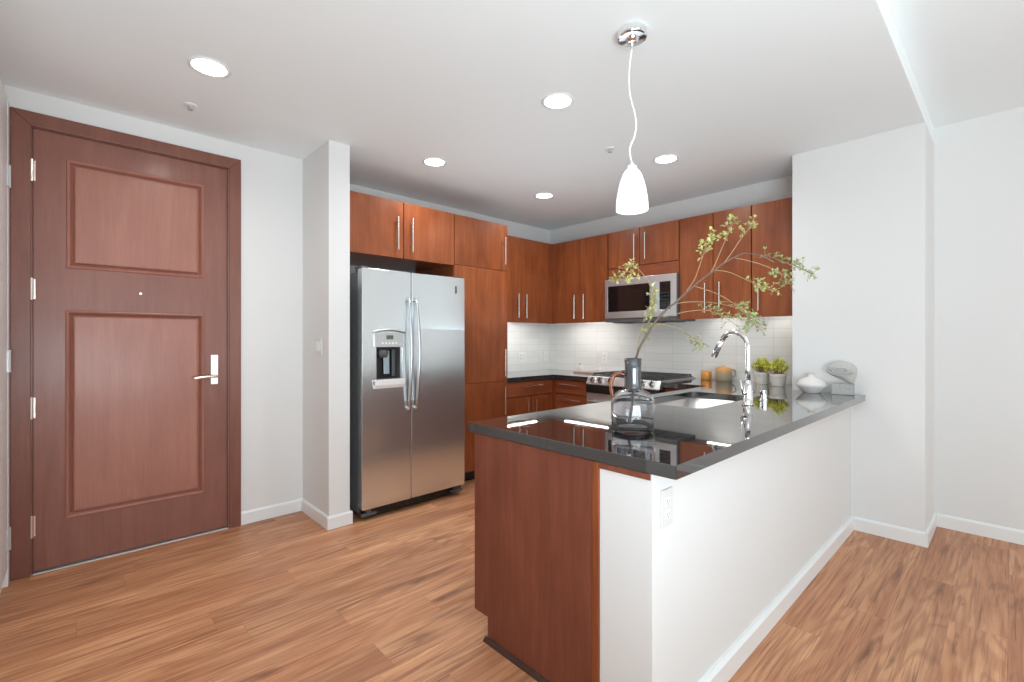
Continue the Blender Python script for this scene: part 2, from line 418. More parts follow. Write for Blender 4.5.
# wall behind the camera with its two wide windows, and the side wall with one
b = NB(); plate(b, [(XWEST-0.1, 0), (XE+0.1, 0), (XE+0.1, H2), (XWEST-0.1, H2)],
                [[(-3.4, 0.32), (0.0, 0.32), (0.0, 2.5), (-3.4, 2.5)], [(0.6, 0.32), (4.0, 0.32), (4.0, 2.5), (0.6, 2.5)]], 'y', YS-0.1, YS)
struct('wall_window_side', b, PAINT, 'white wall behind the viewpoint with two wide windows', 'wall')
b = NB(); plate(b, [(YS, 0), (YJ+0.12, 0), (YJ+0.12, H2), (YS, H2)], [[(-4.0, 0.32), (-0.8, 0.32), (-0.8, 2.5), (-4.0, 2.5)]], 'x', XWEST-0.1, XWEST)
struct('wall_west', b, PAINT, 'white side wall with one window, left of the viewpoint', 'wall')
def win(i, axis, a0, a1, p):
    b = NB(); 
    def bar(u0, u1, z0, z1):
        if axis == 'y': box(b, u0, u1, p-0.07, p-0.02, z0, z1)
        else: box(b, p-0.07, p-0.02, u0, u1, z0, z1)
    bar(a0, a1, 0.32, 0.37); bar(a0, a1, 2.45, 2.5); bar(a0, a0+0.05, 0.37, 2.45); bar(a1-0.05, a1, 0.37, 2.45)
    m = (a0+a1)/2; bar(m-0.025, m+0.025, 0.37, 2.45)
    struct('window_%d' % i, b, TRIM, 'white framed window %s' % ('behind the viewpoint at left' if i == 1 else 'behind the viewpoint at right' if i == 2 else 'in the side wall'), 'window')
win(1, 'y', -3.4, 0.0, YS); win(2, 'y', 0.6, 4.0, YS); win(3, 'x', -4.0, -0.8, XWEST)

# pony wall under the peninsula counter
struct('wall_peninsula', bx(1.292, XW, 0.752, 0.950, 0, 0.871), PAINT, 'low white half wall carrying the black peninsula counter', 'wall', bevel=0.002)

# baseboards
BH, BT = 0.088, 0.014
def bbprof(t=BT, h=BH): return [(0, 0), (t, 0), (t, h-0.012), (t*0.45, h), (0, h)]
def base_x(name, x0, x1, y, sgn, label, t=BT):
    b = NB(); prism(b, [(y+sgn*p, z) for p, z in bbprof(t)], 'x', x0, x1)
    struct(name, b, TRIM, label, 'baseboard')
def base_y(name, y0, y1, x, sgn, label):
    b = NB(); prism(b, [(x+sgn*p, z) for p, z in bbprof()], 'y', y0, y1)
    struct(name, b, TRIM, label, 'baseboard')
base_x('baseboard_entry', 0.846, XC0, YA, -1, 'white baseboard between the entry door casing and the column')
base_y('baseboard_column_side', YC, YA-BT, XC0, -1, 'white baseboard on the door-facing side of the narrow column')
base_x('baseboard_column', XC0-BT, XC1+BT, YC, -1, 'white baseboard across the front of the narrow column')
base_y('baseboard_column_fridge', YC, YC+0.3, XC1, 1, 'white baseboard turning the column corner beside the refrigerator')
base_x('baseboard_peninsula', 1.292, XW, 0.752, -1, 'long white baseboard along the peninsula half wall', t=0.022)
base_y('baseboard_right', YW0, 0.730, XW, -1, 'white baseboard on the projecting right wall')
base_x('baseboard_right_return', XW-BT, XE, YW0, -1, 'short white baseboard turning the corner of the right wall')
base_y('baseboard_far_right', YS, YW0-BT, XE, -1, 'white baseboard along the set-back wall at the right edge')
base_y('baseboard_left', YJ, 3.05, XL, 1, 'white baseboard on the left side wall')

# ------------------------------------------------------------------ entry door (door_1)
d1 = thing('door_1', 'tall two-panel reddish-brown wooden entry door with satin lever handle', 'door', (0.30, YA, 0), kind='structure')
LX0, LX1, LZ0, LZ1 = -0.160, 0.765, 0.012, 2.437
PU = (-0.026, 0.631, 1.688, 2.300); PL = (-0.031, 0.632, 0.271, 1.447)
b = NB()
def rect(x0, x1, z0, z1): return [(x0, z0), (x1, z0), (x1, z1), (x0, z1)]
plate(b, rect(LX0, LX1, LZ0, LZ1), [rect(*PU), rect(*PL)], 'y', YA+0.003, YA+0.047)
leaf = obj('door_leaf', b, DOORW, d1, bevel=0.002)
for nm, p in (('upper', PU), ('lower', PL)):
    x0, x1, z0, z1 = p
    b = NB()
    # sloping moulding, groove and raised field, swept inwards from the opening's edge
    prof = [(0.0, 0.0035), (0.0, -0.003), (0.006, -0.006), (0.013, -0.002), (0.024, 0.020), (0.029, 0.022), (0.033, 0.006), (0.040, 0.004)]
    rings = []
    for ins, dy in prof:
        rings.append([b.verts.new((x, YA+0.003+dy, z)) for x, z in ((x0+ins, z0+ins), (x1-ins, z0+ins), (x1-ins, z1-ins), (x0+ins, z1-ins))])
    for r0, r1 in zip(rings, rings[1:]):
        for k in range(4): b.faces.new((r0[k], r0[(k+1) % 4], r1[(k+1) % 4], r1[k]))
    b.faces.new(rings[-1])
    back = [b.verts.new((x, YA+0.045, z)) for x, z in ((x0, z0), (x1, z0), (x1, z1), (x0, z1))]
    for k in range(4): b.faces.new((rings[0][k], back[k], back[(k+1) % 4], rings[0][(k+1) % 4]))
    b.faces.new(back[::-1])
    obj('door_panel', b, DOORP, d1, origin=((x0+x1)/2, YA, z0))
# casing: two legs and a mitred head, with an inner stop
OX0, OX1, OZ = -0.245, 0.845, 2.519
for pts in ([(OX0, 0), (-0.168, 0), (-0.168, 2.443), (OX0, OZ)], [(OX1, 0), (0.773, 0), (0.773, 2.443), (OX1, OZ)], [(OX0, OZ), (-0.168, 2.443), (0.773, 2.443), (OX1, OZ)]):
    b = NB(); prism(b, pts, 'y', YA-0.020, YA-0.001)
    obj('door_casing', b, CASEW, d1, bevel=0.003)
b = NB(); box(b, -0.1677, -0.1612, YA, YA+0.13, 0, 2.4445); box(b, 0.7665, 0.7727, YA, YA+0.13, 0, 2.4445); box(b, -0.1612, 0.7665, YA, YA+0.13, 2.4385, 2.4445)
box(b, -0.1612, -0.145, YA+0.05, YA+0.13, 0, 2.4385); box(b, 0.75, 0.7665, YA+0.05, YA+0.13, 0, 2.4385); box(b, -0.145, 0.75, YA+0.05, YA+0.13, 2.42, 2.4385)
obj('door_frame', b, CASEW, d1)
for z in (0.263, 0.909, 1.558, 2.204):
    b = NB(); cyl(b, (-0.165, YA-0.010, z-0.060), (-0.165, YA-0.010, z+0.060), 0.0085, 14)
    for k in (-0.036, -0.012, 0.012, 0.036): cyl(b, (-0.165, YA-0.010, z+k-0.0015), (-0.165, YA-0.010, z+k+0.0015), 0.0092, 14)
    box(b, -0.163, -0.150, YA-0.004, YA+0.004, z-0.055, z+0.055)
    obj('hinge', b, NICKEL, d1, bevel=0.0008)
hp = obj('handle_plate', prism(NB(), rrect(0.668, 0.711, 0.983, 1.180, 0.006, 3), 'y', YA-0.009, YA+0.003), NICKEL, d1, bevel=0.002)
b = NB(); tube(b, smooth_path([(0.697, YA-0.005, 1.040), (0.697, YA-0.050, 1.040), (0.690, YA-0.062, 1.040), (0.66, YA-0.064, 1.040), (0.61, YA-0.062, 1.036), (0.562, YA-0.058, 1.030)], 4), 0.0095, 12)
obj('lever', b, NICKEL, hp, smooth=True)
b = NB(); cyl(b, (0.690, YA-0.012, 1.118), (0.690, YA-0.009, 1.118), 0.007, 14); box(b, 0.6885, 0.6915, YA-0.014, YA-0.012, 1.110, 1.126)
obj('keyhole', b, SILVPL, hp)
b = NB(); cyl(b, (0.302, YA+0.001, 1.563), (0.302, YA-0.004, 1.563), 0.007, 18); cyl(b, (0.302, YA-0.006, 1.563), (0.302, YA-0.004, 1.563), 0.004, 14)
obj('peephole', b, NICKEL, d1)
b = NB(); prism(b, [(YA-0.016, 0.0), (YA-0.012, 0.006), (YA+0.05, 0.0065), (YA+0.05, 0.0)], 'x', -0.160, 0.765)
obj('threshold', b, plain('worn_aluminium', (0.42, 0.40, 0.39), 0.5, 0.6), d1)

# closet door on the left wall (only its hinge edge shows)
d2 = thing('door_2', 'white closet door edge with steel hinges on the left side wall', 'door', (XL, 3.2, 0), kind='structure')
obj('door_leaf', bx(XL+0.003, XL+0.020, 2.70, 3.56, 0.10, 2.44), TRIM, d2, bevel=0.003)
b = NB(); box(b, XL+0.0005, XL+0.022, 3.563, 3.63, 0.0, 2.52); box(b, XL+0.0005, XL+0.018, 2.63, 2.697, 0, 2.52); box(b, XL+0.0005, XL+0.018, 2.697, 3.563, 2.443, 2.52)
obj('door_casing', b, TRIM, d2, bevel=0.002)
for z in (0.25, 1.17, 2.13):
    b = NB(); box(b, XL+0.020, XL+0.026, 3.530, 3.560, z-0.055, z+0.055); cyl(b, (XL+0.027, 3.5615, z-0.058), (XL+0.027, 3.5615, z+0.058), 0.006, 12)
    for k in (-0.03, 0, 0.03): cyl(b, (XL+0.025, 3.545, z+k), (XL+0.028, 3.545, z+k), 0.004, 8)
    obj('hinge', b, SILVPL, d2)

# ------------------------------------------------------------------ cabinets
def bar_handle(parent, p0, p1, out, r=0.0062):
    """a straight bar pull from p0 to p1 standing off by the vector out"""
    p0, p1, out = Vector(p0), Vector(p1), Vector(out)
    d = (p1-p0).normalized(); b = NB()
    cyl(b, p0+out, p1+out, r, 12)
    for q in (p0+d*0.045, p1-d*0.045): cyl(b, q, q+out, r*0.8, 10)
    return obj('handle', b, STEELH, parent, bevel=0.001)

GAPW = 0.0024
def front(parent, name, axis, a0, a1, z0, z1, face, th=0.019, mat=None):
    """a slab door or drawer front; axis 'y' = faces -Y at Y=face, axis 'x' = faces -X at X=face"""
    mat = mat or CHERRY
    if axis == 'y': b = bx(a0+GAPW, a1-GAPW, face, face+th, z0+GAPW, z1-GAPW)
    else: b = bx(face, face+th, a0+GAPW, a1-GAPW, z0+GAPW, z1-GAPW)
    return obj(name, b, mat, parent, bevel=0.0015)

def hv(door, axis, a, z0, z1, face):
    if axis == 'y': bar_handle(door, (a-0.016, face, z0), (a-0.016, face, z1), (0, -0.030, 0))
    else: bar_handle(door, (face, a-0.013, z0), (face, a-0.013, z1), (-0.030, 0, 0))
def hh(door, axis, a0, a1, z, face):
    if axis == 'y': bar_handle(door, (a0, face, z), (a1, face, z), (0, -0.030, 0))
    else: bar_handle(door, (face, a0, z), (face, a1, z), (-0.030, 0, 0))

YT, UT, UB = 3.295, 2.369, 1.459
# over-refrigerator cabinet
t = thing('wall_cabinet', 'two-door cherry cabinet above the stainless refrigerator', 'cabinet', (1.93, 3.6, 1.925))
obj('cabinet_body', bx(1.411, 2.402, YT+0.020, YB-0.001, 1.925, UT), CHERRY, t, bevel=0.001)
d = front(t, 'door', 'y', 1.411, 1.909, 1.920, UT, YT); hv(d, 'y', 1.866, 1.980, 2.240, YT)
d = front(t, 'door', 'y', 1.911, 2.402, 1.920, UT, YT); hv(d, 'y', 1.993, 1.978, 2.242, YT)
# pantry
t = thing('pantry_cabinet', 'full-height cherry pantry cabinet between the refrigerator and back counter', 'cabinet', (2.716, 3.6, 0))
obj('cabinet_body', bx(2.404, 3.028, YT+0.020, YB-0.001, 0.10, UT), CHERRY, t, bevel=0.001)
obj('toe_kick', bx(2.406, 3.026, YT+0.09, YB-0.003, 0.0, 0.0995), BLACK, t)
for z0, z1, h in ((1.930, UT, (1.985, 2.242)), (0.889, 1.930, (0.932, 1.190)), (0.105, 0.889, (0.571, 0.833))):
    d = front(t, 'door', 'y', 2.404, 3.028, z0, z1, YT); hv(d, 'y', 2.992, h[0], h[1], YT)
# back wall upper
YU, XU = 3.597, 3.998
t = thing('wall_cabinet', 'cherry upper cabinet with paired pulls in the corner right of the pantry', 'cabinet', (3.5, 3.75, UB))
obj('cabinet_body', bx(3.031, 3.996, YU+0.020, YB-0.001, UB+0.032, UT), CHERRY, t, bevel=0.001)
d = front(t, 'door', 'y', 3.031, 3.500, UB, UT, YU); hv(d, 'y', 3.457, 1.511, 1.768, YU)
d = front(t, 'door', 'y', 3.500, 3.925, UB, UT, YU); hv(d, 'y', 3.575, 1.511, 1.768, YU)
obj('filler_strip', bx(3.926, 4.016, YU+0.006, YU+0.0195, UB, UT), CHERRY, t)
# range wall uppers
def upper_x(label, y0, y1, z0, doors, filler=None):
    t = thing('wall_cabinet', label, 'cabinet', (4.16, (y0+y1)/2, z0))
    obj('cabinet_body', bx(XU+0.020, XR-0.001, y0+0.001, y1-0.001, z0+0.032, UT), CHERRY, t, bevel=0.001)
    for a0, a1, zz0, h in doors:
        d = front(t, 'door', 'x', a0, a1, zz0, UT, XU)
        hv(d, 'x', h[0], h[1], h[2], XU)
    if filler: obj('filler_strip', bx(XU+0.004, XU+0.019, filler[0], filler[1], z0, UT), CHERRY, t)
    return t
upper_x('two-door cherry upper cabinet left of the microwave', 2.835, 3.595, UB, [(3.205, 3.560, UB, (3.268, 1.504, 1.766)), (2.838, 3.205, UB, (3.143, 1.504, 1.766))], (3.561, 3.602))
t = upper_x('short two-door cherry cabinet above the microwave', 2.060, 2.833, 1.880, [(2.468, 2.830, 2.000, (2.526, 2.048, 2.308)), (2.064, 2.466, 2.000, (2.408, 2.048, 2.304))])
obj('valance', bx(XU+0.010, XU+0.019, 2.064, 2.830, 1.882, 1.998), CHERRYH, t, bevel=0.001)
upper_x('two-door cherry upper cabinet just right of the microwave', 1.443, 2.058, UB, [(1.755, 2.056, UB, (1.828, 1.511, 1.768)), (1.445, 1.753, UB, (1.705, 1.511, 1.768))])
upper_x('single-door cherry upper cabinet against the right wall', 1.109, 1.441, UB, [(1.111, 1.440, UB, (1.397, 1.511, 1.768))])

# base cabinets
YBF, XBF = 3.315, 3.705
t = thing('base_cabinet', 'cherry base cabinet with drawer over two doors, right of the pantry', 'cabinet', (3.37, 3.6, 0))
obj('cabinet_body', bx(3.031, 3.722, YBF+0.020, YB-0.001, 0.10, 0.871), CHERRY, t)
obj('toe_kick', bx(3.033, 3.77, YBF+0.09, YBF+0.12, 0, 0.0995), BLACK, t)
d = front(t, 'drawer', 'y', 3.040, 3.660, 0.718, 0.862, YBF, mat=CHERRYH); hh(d, 'y', 3.252, 3.519, 0.815, YBF)
d = front(t, 'door', 'y', 3.040, 3.372, 0.105, 0.714, YBF); hv(d, 'y', 3.320, 0.42, 0.676, YBF)
d = front(t, 'door', 'y', 3.374, 3.660, 0.105, 0.714, YBF); hv(d, 'y', 3.435, 0.42, 0.676, YBF)
obj('filler_strip', bx(3.661, 3.704, YBF+0.002, YBF+0.019, 0.105, 0.862), CHERRY, t)
t = thing('drawer_cabinet', 'cherry drawer cabinet with stacked bar pulls, left of the range', 'cabinet', (4.0, 3.09, 0))
obj('cabinet_body', bx(XBF+0.020, XR-0.001, 2.842, YBF+0.019, 0.10, 0.871), CHERRY, t)
obj('toe_kick', bx(XBF+0.09, XBF+0.12, 2.842, 3.40, 0, 0.0995), BLACK, t)
for z0, z1, hz in ((0.718, 0.862, 0.816), (0.560, 0.714, 0.663), (0.340, 0.556, 0.470), (0.105, 0.336, 0.25)):
    d = front(t, 'drawer', 'x', 2.848, 3.284, z0, z1, XBF, mat=CHERRYH); hh(d, 'x', 2.938, 3.203, hz, XBF)
obj('filler_strip', bx(XBF+0.002, XBF+0.019, 3.286, 3.314, 0.105, 0.862), CHERRY, t)
t = thing('base_cabinet', 'cherry base cabinet right of the range, behind the sink', 'cabinet', (4.0, 1.86, 0))
obj('cabinet_body', bx(XBF+0.020, XR-0.001, 1.62, 2.048, 0.10, 0.871), CHERRY, t)
obj('toe_kick', bx(XBF+0.09, XBF+0.12, 1.62, 2.048, 0, 0.0995), BLACK, t)
d = front(t, 'drawer', 'x', 1.66, 2.040, 0.718, 0.862, XBF, mat=CHERRYH); hh(d, 'x', 1.78, 1.96, 0.816, XBF)
d = front(t, 'door', 'x', 1.66, 2.040, 0.105, 0.714, XBF); hv(d, 'x', 1.72, 0.42, 0.676, XBF)
# peninsula cabinet
t = thing('peninsula_cabinet', 'cherry end panel and cabinets under the black peninsula counter', 'cabinet', (2.5, 1.28, 0))
obj('cabinet_body', bx(1.312, 2.41, 0.952, 1.600, 0.10, 0.871), CHERRY, t)
obj('sink_base', bx(2.411, 3.30, 0.952, 1.600, 0.10, 0.640), CHERRY, t)
obj('cabinet_body', bx(3.301, 3.722, 0.952, 1.600, 0.10, 0.871), CHERRY, t)
obj('toe_kick', bx(1.312, 3.79, 0.952, 1.529, 0, 0.0995), BLACK, t)
b = NB(); prism(b, [(0.978, 0.0), (1.530, 0.0), (1.530, 0.100), (1.619, 0.100), (1.619, 0.8705), (0.978, 0.8705)], 'x', 1.290, 1.311)
obj('end_panel', b, PANELW, t, bevel=0.0012)
obj('edge_stile', bx(1.286, 1.311, 0.951, 0.976, 0.0, 0.8705), CHERRY, t, bevel=0.0015)
obj('top_cleat', bx(1.286, 1.2915, 0.757, 0.950, 0.852, 0.8705), PANELW, t, bevel=0.001)
obj('shoe_strip', prism(NB(), [(1.2898, 0), (1.2898, 0.016), (1.282, 0.014), (1.274, 0.006), (1.272, 0)], 'y', 0.955, 1.54), DARKSHOE, t)
xs = [1.320, 1.830, 2.432, 2.865, 3.298, 3.68]
for i in (0, 2, 3, 4):  # kitchen-side fronts: shade put into a darker veneer, dims the refrigerator reflection
    zt = 0.862 if i in (2, 3) else 0.714
    d = obj('door', bx(xs[i]+GAPW, xs[i+1]-GAPW, 1.6005, 1.619, 0.107, zt), PANELW, t, bevel=0.0015)
    hx = xs[i+1]-0.05 if i in (0, 2) else xs[i]+0.05
    bar_handle(d, (hx, 1.619, 0.42), (hx, 1.619, 0.676), (0, 0.030, 0))
    if i not in (2, 3):
        d = obj('drawer', bx(xs[i]+GAPW, xs[i+1]-GAPW, 1.6005, 1.619, 0.718, 0.862), PANELW, t, bevel=0.0015)
        m = (xs[i]+xs[i+1])/2; bar_handle(d, (m-0.13, 1.619, 0.80), (m+0.13, 1.619, 0.80), (0, 0.030, 0))
t = thing('added_dishwasher', 'stainless front added on the kitchen side of the peninsula to grey the refrigerator reflection', 'added_dishwasher', (2.13, 1.61, 0.107))  # unseen appliance, added only to grey what the refrigerator reflects
obj('door', bx(1.834, 2.428, 1.6005, 1.622, 0.107, 0.862), STEELH, t, bevel=0.003)
b = NB(); cyl(b, (1.88, 1.660, 0.80), (2.38, 1.660, 0.80), 0.010, 12)
for x in (1.90, 2.36): cyl(b, (x, 1.6225, 0.80), (x, 1.660, 0.80), 0.008, 10)
obj('handle', b, STEELH, t)

# ------------------------------------------------------------------ counters and backsplash
CZ0, CZ1 = 0.872, 0.914
b = NB(); plate(b, [(3.030, 3.290), (3.675, 3.290), (3.675, 2.840), (XR-0.001, 2.840), (XR-0.001, YB-0.001), (3.030, YB-0.001)], [], 'z', CZ0, CZ1)
tag(obj('countertop', b, STONE, bevel=0.003), 'black granite corner countertop between the pantry and the range', 'countertop')
SX0, SX1, SY0, SY1 = 2.440, 3.205, 1.130, 1.552
b = NB(); plate(b, [(1.285, 0.671), (XW-0.001, 0.671), (XW-0.001, YW1+0.001), (XR-0.001, YW1+0.001), (XR-0.001, 2.052), (3.675, 2.052), (3.675, 1.659), (1.285, 1.659)],
                [rrect(SX0, SX1, SY0, SY1, 0.045, 6)], 'z', CZ0, CZ1)
tag(obj('countertop', b, STONE, bevel=0.003), 'large black granite peninsula countertop with the sink cut into it', 'countertop')
b = bx(3.0305, XR-0.0095, YB-0.0085, YB-0.0005, CZ1, UB+0.0315)
tag(obj('backsplash', b, TILE, origin=(0, 0, 0)), 'glossy pale tile backsplash on the short wall beside the pantry', 'backsplash')
b = bx(XR-0.0085, XR-0.0005, YW1+0.001, YB-0.0005, CZ1, UB+0.0315)
tag(obj('backsplash', b, TILE, origin=(0, 0, 0)), 'long glossy pale tile backsplash behind the range and sink', 'backsplash')

# under-cabinet light bars
UCL = emit_mat('warm_white_tube', (1.0, 0.99, 0.96), 20.0)
UCL2 = emit_mat('dimmer_warm_white_tube', (1.0, 0.99, 0.96), 9.0)
def ucl(label, axis, a0, a1, c, z=UB+0.0315, tube_mat=None):
    if axis == 'x': q = (a0, a1, c-0.020, c+0.020); l = (a0+0.01, a1-0.01, c-0.016, c+0.016)
    else: q = (c-0.020, c+0.020, a0, a1); l = (c-0.016, c+0.016, a0+0.01, a1-0.01)
    t = thing('under_cabinet_light', label, 'lamp', ((q[0]+q[1])/2, (q[2]+q[3])/2, z), 'under-cabinet light bars')
    obj('housing', bx(*q, z-0.010, z), WHITEPL, t, bevel=0.001)
    obj('light_tube', bx(*l, z-0.016, z-0.0102), tube_mat or UCL, t, bevel=0.001)
ucl('slim lit light bar under the corner cabinet beside the pantry', 'x', 3.10, 3.85, 3.70)
ucl('slim lit light bar under the cabinet left of the microwave', 'y', 2.90, 3.50, 4.10)

ucl('short lit light bar under the cabinet just right of the microwave', 'y', 1.62, 1.90, 4.20, tube_mat=UCL2)
ucl('short lit light bar under the single-door cabinet by the right wall', 'y', 1.15, 1.42, 4.20, tube_mat=UCL2)

# ------------------------------------------------------------------ refrigerator
t = thing('refrigerator', 'stainless side-by-side refrigerator with water dispenser beside the white column', 'refrigerator', (1.92, 3.5, 0))
obj('cabinet_body', bx(1.482, 2.358, 3.175, 3.925, 0.045, 1.765), SIDEGR, t, bevel=0.004)
DL, DR = (1.470, 1.8585), (1.8645, 2.366); DZ0, DZ1, DY0, DY1 = 0.085, 1.785, 3.100, 3.168
b = NB(); plate(b, rrect(DL[0], DL[1], DZ0, DZ1, 0.006, 2), [[(1.578, 0.995), (1.768, 0.995), (1.768, 1.228), (1.578, 1.228)]], 'y', DY0, DY1)
dl = obj('freezer_door', b, STEEL, t, bevel=0.009, seg=3)
dr = obj('fridge_door', prism(NB(), rrect(DR[0], DR[1], DZ0, DZ1, 0.006, 2), 'y', DY0, DY1), STEEL, t, bevel=0.009, seg=3)
obj('door_gasket', bx(1.49, 2.35, DY1+0.0003, 3.1745, 0.10, 1.76), GREYPL, t)
def fridge_handle(door, x, lean):
    b = NB(); pts = []
    for i in range(17):
        s = i/16; z = 0.775+s*0.80; bow = math.sin(math.pi*s)
        pts.append((x+lean*bow*0.010, DY0-0.022-0.030*bow, z))
    tube(b, pts, [0.010+0.004*math.sin(math.pi*i/16) for i in range(17)], 12)
    for z in (0.775, 1.575):
        tube(b, [(x, DY0+0.002, z-0.014 if z < 1 else z+0.014), (x, DY0-0.024, z)], [0.014, 0.011], 12)
    obj('handle', b, STEELF, door, smooth=True)
fridge_handle(dl, 1.832, -0.2); fridge_handle(dr, 1.894, 0.6)
disp = obj('water_dispenser', NB().from_mesh and box(NB(), 1.5785, 1.7675, DY0+0.060, DY0+0.064, 0.9955, 1.2275), BLACK, t)
b = NB(); box(b, 1.5785, 1.5815, DY0-0.002, DY0+0.060, 0.9955, 1.2275); box(b, 1.7645, 1.7675, DY0-0.002, DY0+0.060, 0.9955, 1.2275)
box(b, 1.5815, 1.7645, DY0-0.002, DY0+0.060, 1.2245, 1.2275); box(b, 1.5815, 1.7645, DY0-0.002, DY0+0.060, 0.9955, 0.9985)
obj('recess_wall', b, GREYPL, disp)
b = NB(); prism(b, [(1.556, 1.330), (1.560, 1.2275), (1.790, 1.2275), (1.794, 1.330)], 'y', DY0-0.012, DY0+0.001)
obj('control_panel', b, SILVPL, disp, bevel=0.003)
b = NB(); tube(b, smooth_path([(1.548, DY0-0.006, 1.332), (1.60, DY0-0.013, 1.346), (1.675, DY0-0.015, 1.351), (1.75, DY0-0.013, 1.346), (1.802, DY0-0.006, 1.332)], 4), 0.009, 10)
obj('top_lip', b, STEELF, disp, smooth=True)
obj('display', bx(1.650, 1.705, DY0-0.0135, DY0-0.0122, 1.283, 1.312), LCD, disp)
b = NB()
for k in range(5): cyl(b, (1.620+k*0.027, DY0-0.0145, 1.255), (1.620+k*0.027, DY0-0.0122, 1.255), 0.007, 12)
obj('button', b, WHITEPL, disp)
b = NB(); lathe(b, [(0.0, 0), (0.030, 0.0), (0.042, 0.035), (0.036, 0.060), (0.0, 0.060)], (1.645, DY0+0.030, 1.150), 20, 1, 0.6)
obj('spout', b, GREYPL, disp, smooth=True)
b = NB(); prism(b, [(DY0+0.048, 1.20), (DY0+0.042, 1.03), (DY0+0.036, 1.03), (DY0+0.040, 1.20)], 'x', 1.655, 1.700)
obj('paddle', b, plain('blue_grey_plastic', (0.30, 0.38, 0.42), 0.15), disp, bevel=0.002)
obj('paddle', bx(1.722, 1.750, DY0+0.040, DY0+0.046, 1.01, 1.21), GREYPL, disp, bevel=0.002)
b = NB(); prism(b, [(DY0+0.05, 0.9955), (DY0-0.028, 0.992), (DY0-0.024, 0.955), (DY0-0.004, 0.930), (DY0+0.001, 0.930), (DY0+0.001, 0.9955)], 'x', 1.558, 1.795)
obj('drip_tray', b, plain('pale_tray_plastic', (0.80, 0.80, 0.80), 0.3), disp, bevel=0.006, seg=3)
b = prism(NB(), rrect(2.268, 2.284, 1.655, 1.715, 0.003, 2), 'y', DY0-0.003, DY0+0.001)
obj('badge', b, GREYPL, dr)
b = NB(); box(b, 1.485, 2.355, 3.150, 3.174, 0.018, 0.078)
for k in range(26): box(b, 1.56+k*0.028, 1.575+k*0.028, 3.146, 3.150, 0.030, 0.066)
obj('kick_grille', b, BLACK, t)
for x in (1.53, 2.30):
    b = NB(); box(b, x-0.055, x+0.055, 3.112, 3.149, 0.034, 0.052); box(b, x-0.02, x+0.02, 3.118, 3.149, 0.052, 0.084); cyl(b, (x, 3.20, 0), (x, 3.20, 0.045), 0.018, 14)
    obj('foot', b, GREYPL, t, bevel=0.003)
for x in (1.505, 2.33):
    b = NB(); box(b, x-0.025, x+0.025, 3.13, 3.24, 1.786, 1.802); box(b, x-0.02, x+0.02, 3.18, 3.24, 1.7655, 1.786)
    obj('hinge_cover', b, GREYPL, t, bevel=0.004)

# ------------------------------------------------------------------ microwave
t = thing('microwave', 'stainless over-the-range microwave with black glass door', 'microwave', (4.13, 2.446, 1.49))
MX, MY0, MY1, MZ0, MZ1 = 3.940, 2.060, 2.830, 1.490, 1.878
obj('cabinet_body', bx(MX+0.022, XR-0.010, MY0, MY1, MZ0, MZ1), GREYPL, t, bevel=0.002)
b = NB(); plate(b, [(MY0, MZ0), (MY1, MZ0), (MY1, MZ1), (MY0, MZ1)], [[(2.325, 1.555), (2.795, 1.555), (2.795, 1.812), (2.325, 1.812)], [(2.115, 1.555), (2.225, 1.555), (2.225, 1.812), (2.115, 1.812)]], 'x', MX, MX+0.021)
dm = obj('door', b, STEEL2, t, bevel=0.003)
obj('window_pane', bx(MX+0.003, MX+0.0205, 2.3255, 2.7945, 1.5555, 1.8115), BLACKGL, dm)
cp = obj('control_panel', bx(MX+0.003, MX+0.0205, 2.1155, 2.2245, 1.5555, 1.8115), BLACKGL, dm)
b = NB()
for r in range(5):
    for k in range(3): box(b, MX+0.0022, MX+0.003, 2.127+k*0.032, 2.149+k*0.032, 1.58+r*0.03, 1.595+r*0.03)
obj('button', b, plain('dim_key_grey', (0.03, 0.03, 0.032), 0.3), cp)
b = NB(); pts = [(MX-0.008-0.038*math.sin(math.pi*i/12), 2.275, 1.545+i*0.0225) for i in range(13)]
tube(b, pts, 0.010, 12)
for z in (1.548, 1.812): cyl(b, (MX+0.002, 2.275, z), (MX-0.012, 2.275, z), 0.011, 12)
obj('handle', b, CHROME, dm, smooth=True)
b = NB(); box(b, MX+0.012, XR-0.012, MY0-0.001, MY1+0.001, MZ0-0.036, MZ0-0.001)
for y in (2.17, 2.36, 2.55, 2.72): prism(b, [(MX+0.05, MZ0-0.036), (MX+0.065, MZ0-0.046), (MX+0.28, MZ0-0.046), (MX+0.30, MZ0-0.036)], 'y', y-0.05, y+0.05)
obj('vent_base', b, GREYPL, t)
b = NB()
for k in range(22): box(b, MX+0.08, MX+0.2, MY0+0.05+k*0.03, MY0+0.062+k*0.03, MZ1+0.0001, MZ1+0.0008)
b.free()

# ------------------------------------------------------------------ range
t = thing('range', 'stainless gas range with black grates and front control knobs', 'stove', (3.98, 2.446, 0))
RX, RY0, RY1 = 3.66, 2.056, 2.836
obj('cabinet_body', bx(RX+0.045, XR-0.012, RY0, RY1, 0.05, 0.905), GREYPL, t)
b = NB(); prism(b, [(3.640, 0.848), (3.640, 0.856), (3.676, 0.921), (3.690, 0.926), (XR-0.012, 0.926), (XR-0.012, 0.9055), (RX+0.044, 0.9055), (RX+0.044, 0.848)], 'y', RY0+0.0005, RY1-0.0005)
ct = obj('control_panel', b, STEEL2, t, bevel=0.002)
obj('black_band', bx(3.636, RX+0.043, RY0+0.002, RY1-0.002, 0.770, 0.8475), BLACK, t, bevel=0.003)
od = obj('oven_door', bx(3.645, RX+0.044, RY0+0.003, RY1-0.003, 0.235, 0.767), STEEL2, t, bevel=0.004)
obj('window_pane', bx(3.641, 3.6455, RY0+0.13, RY1-0.13, 0.34, 0.60), BLACKGL, od)
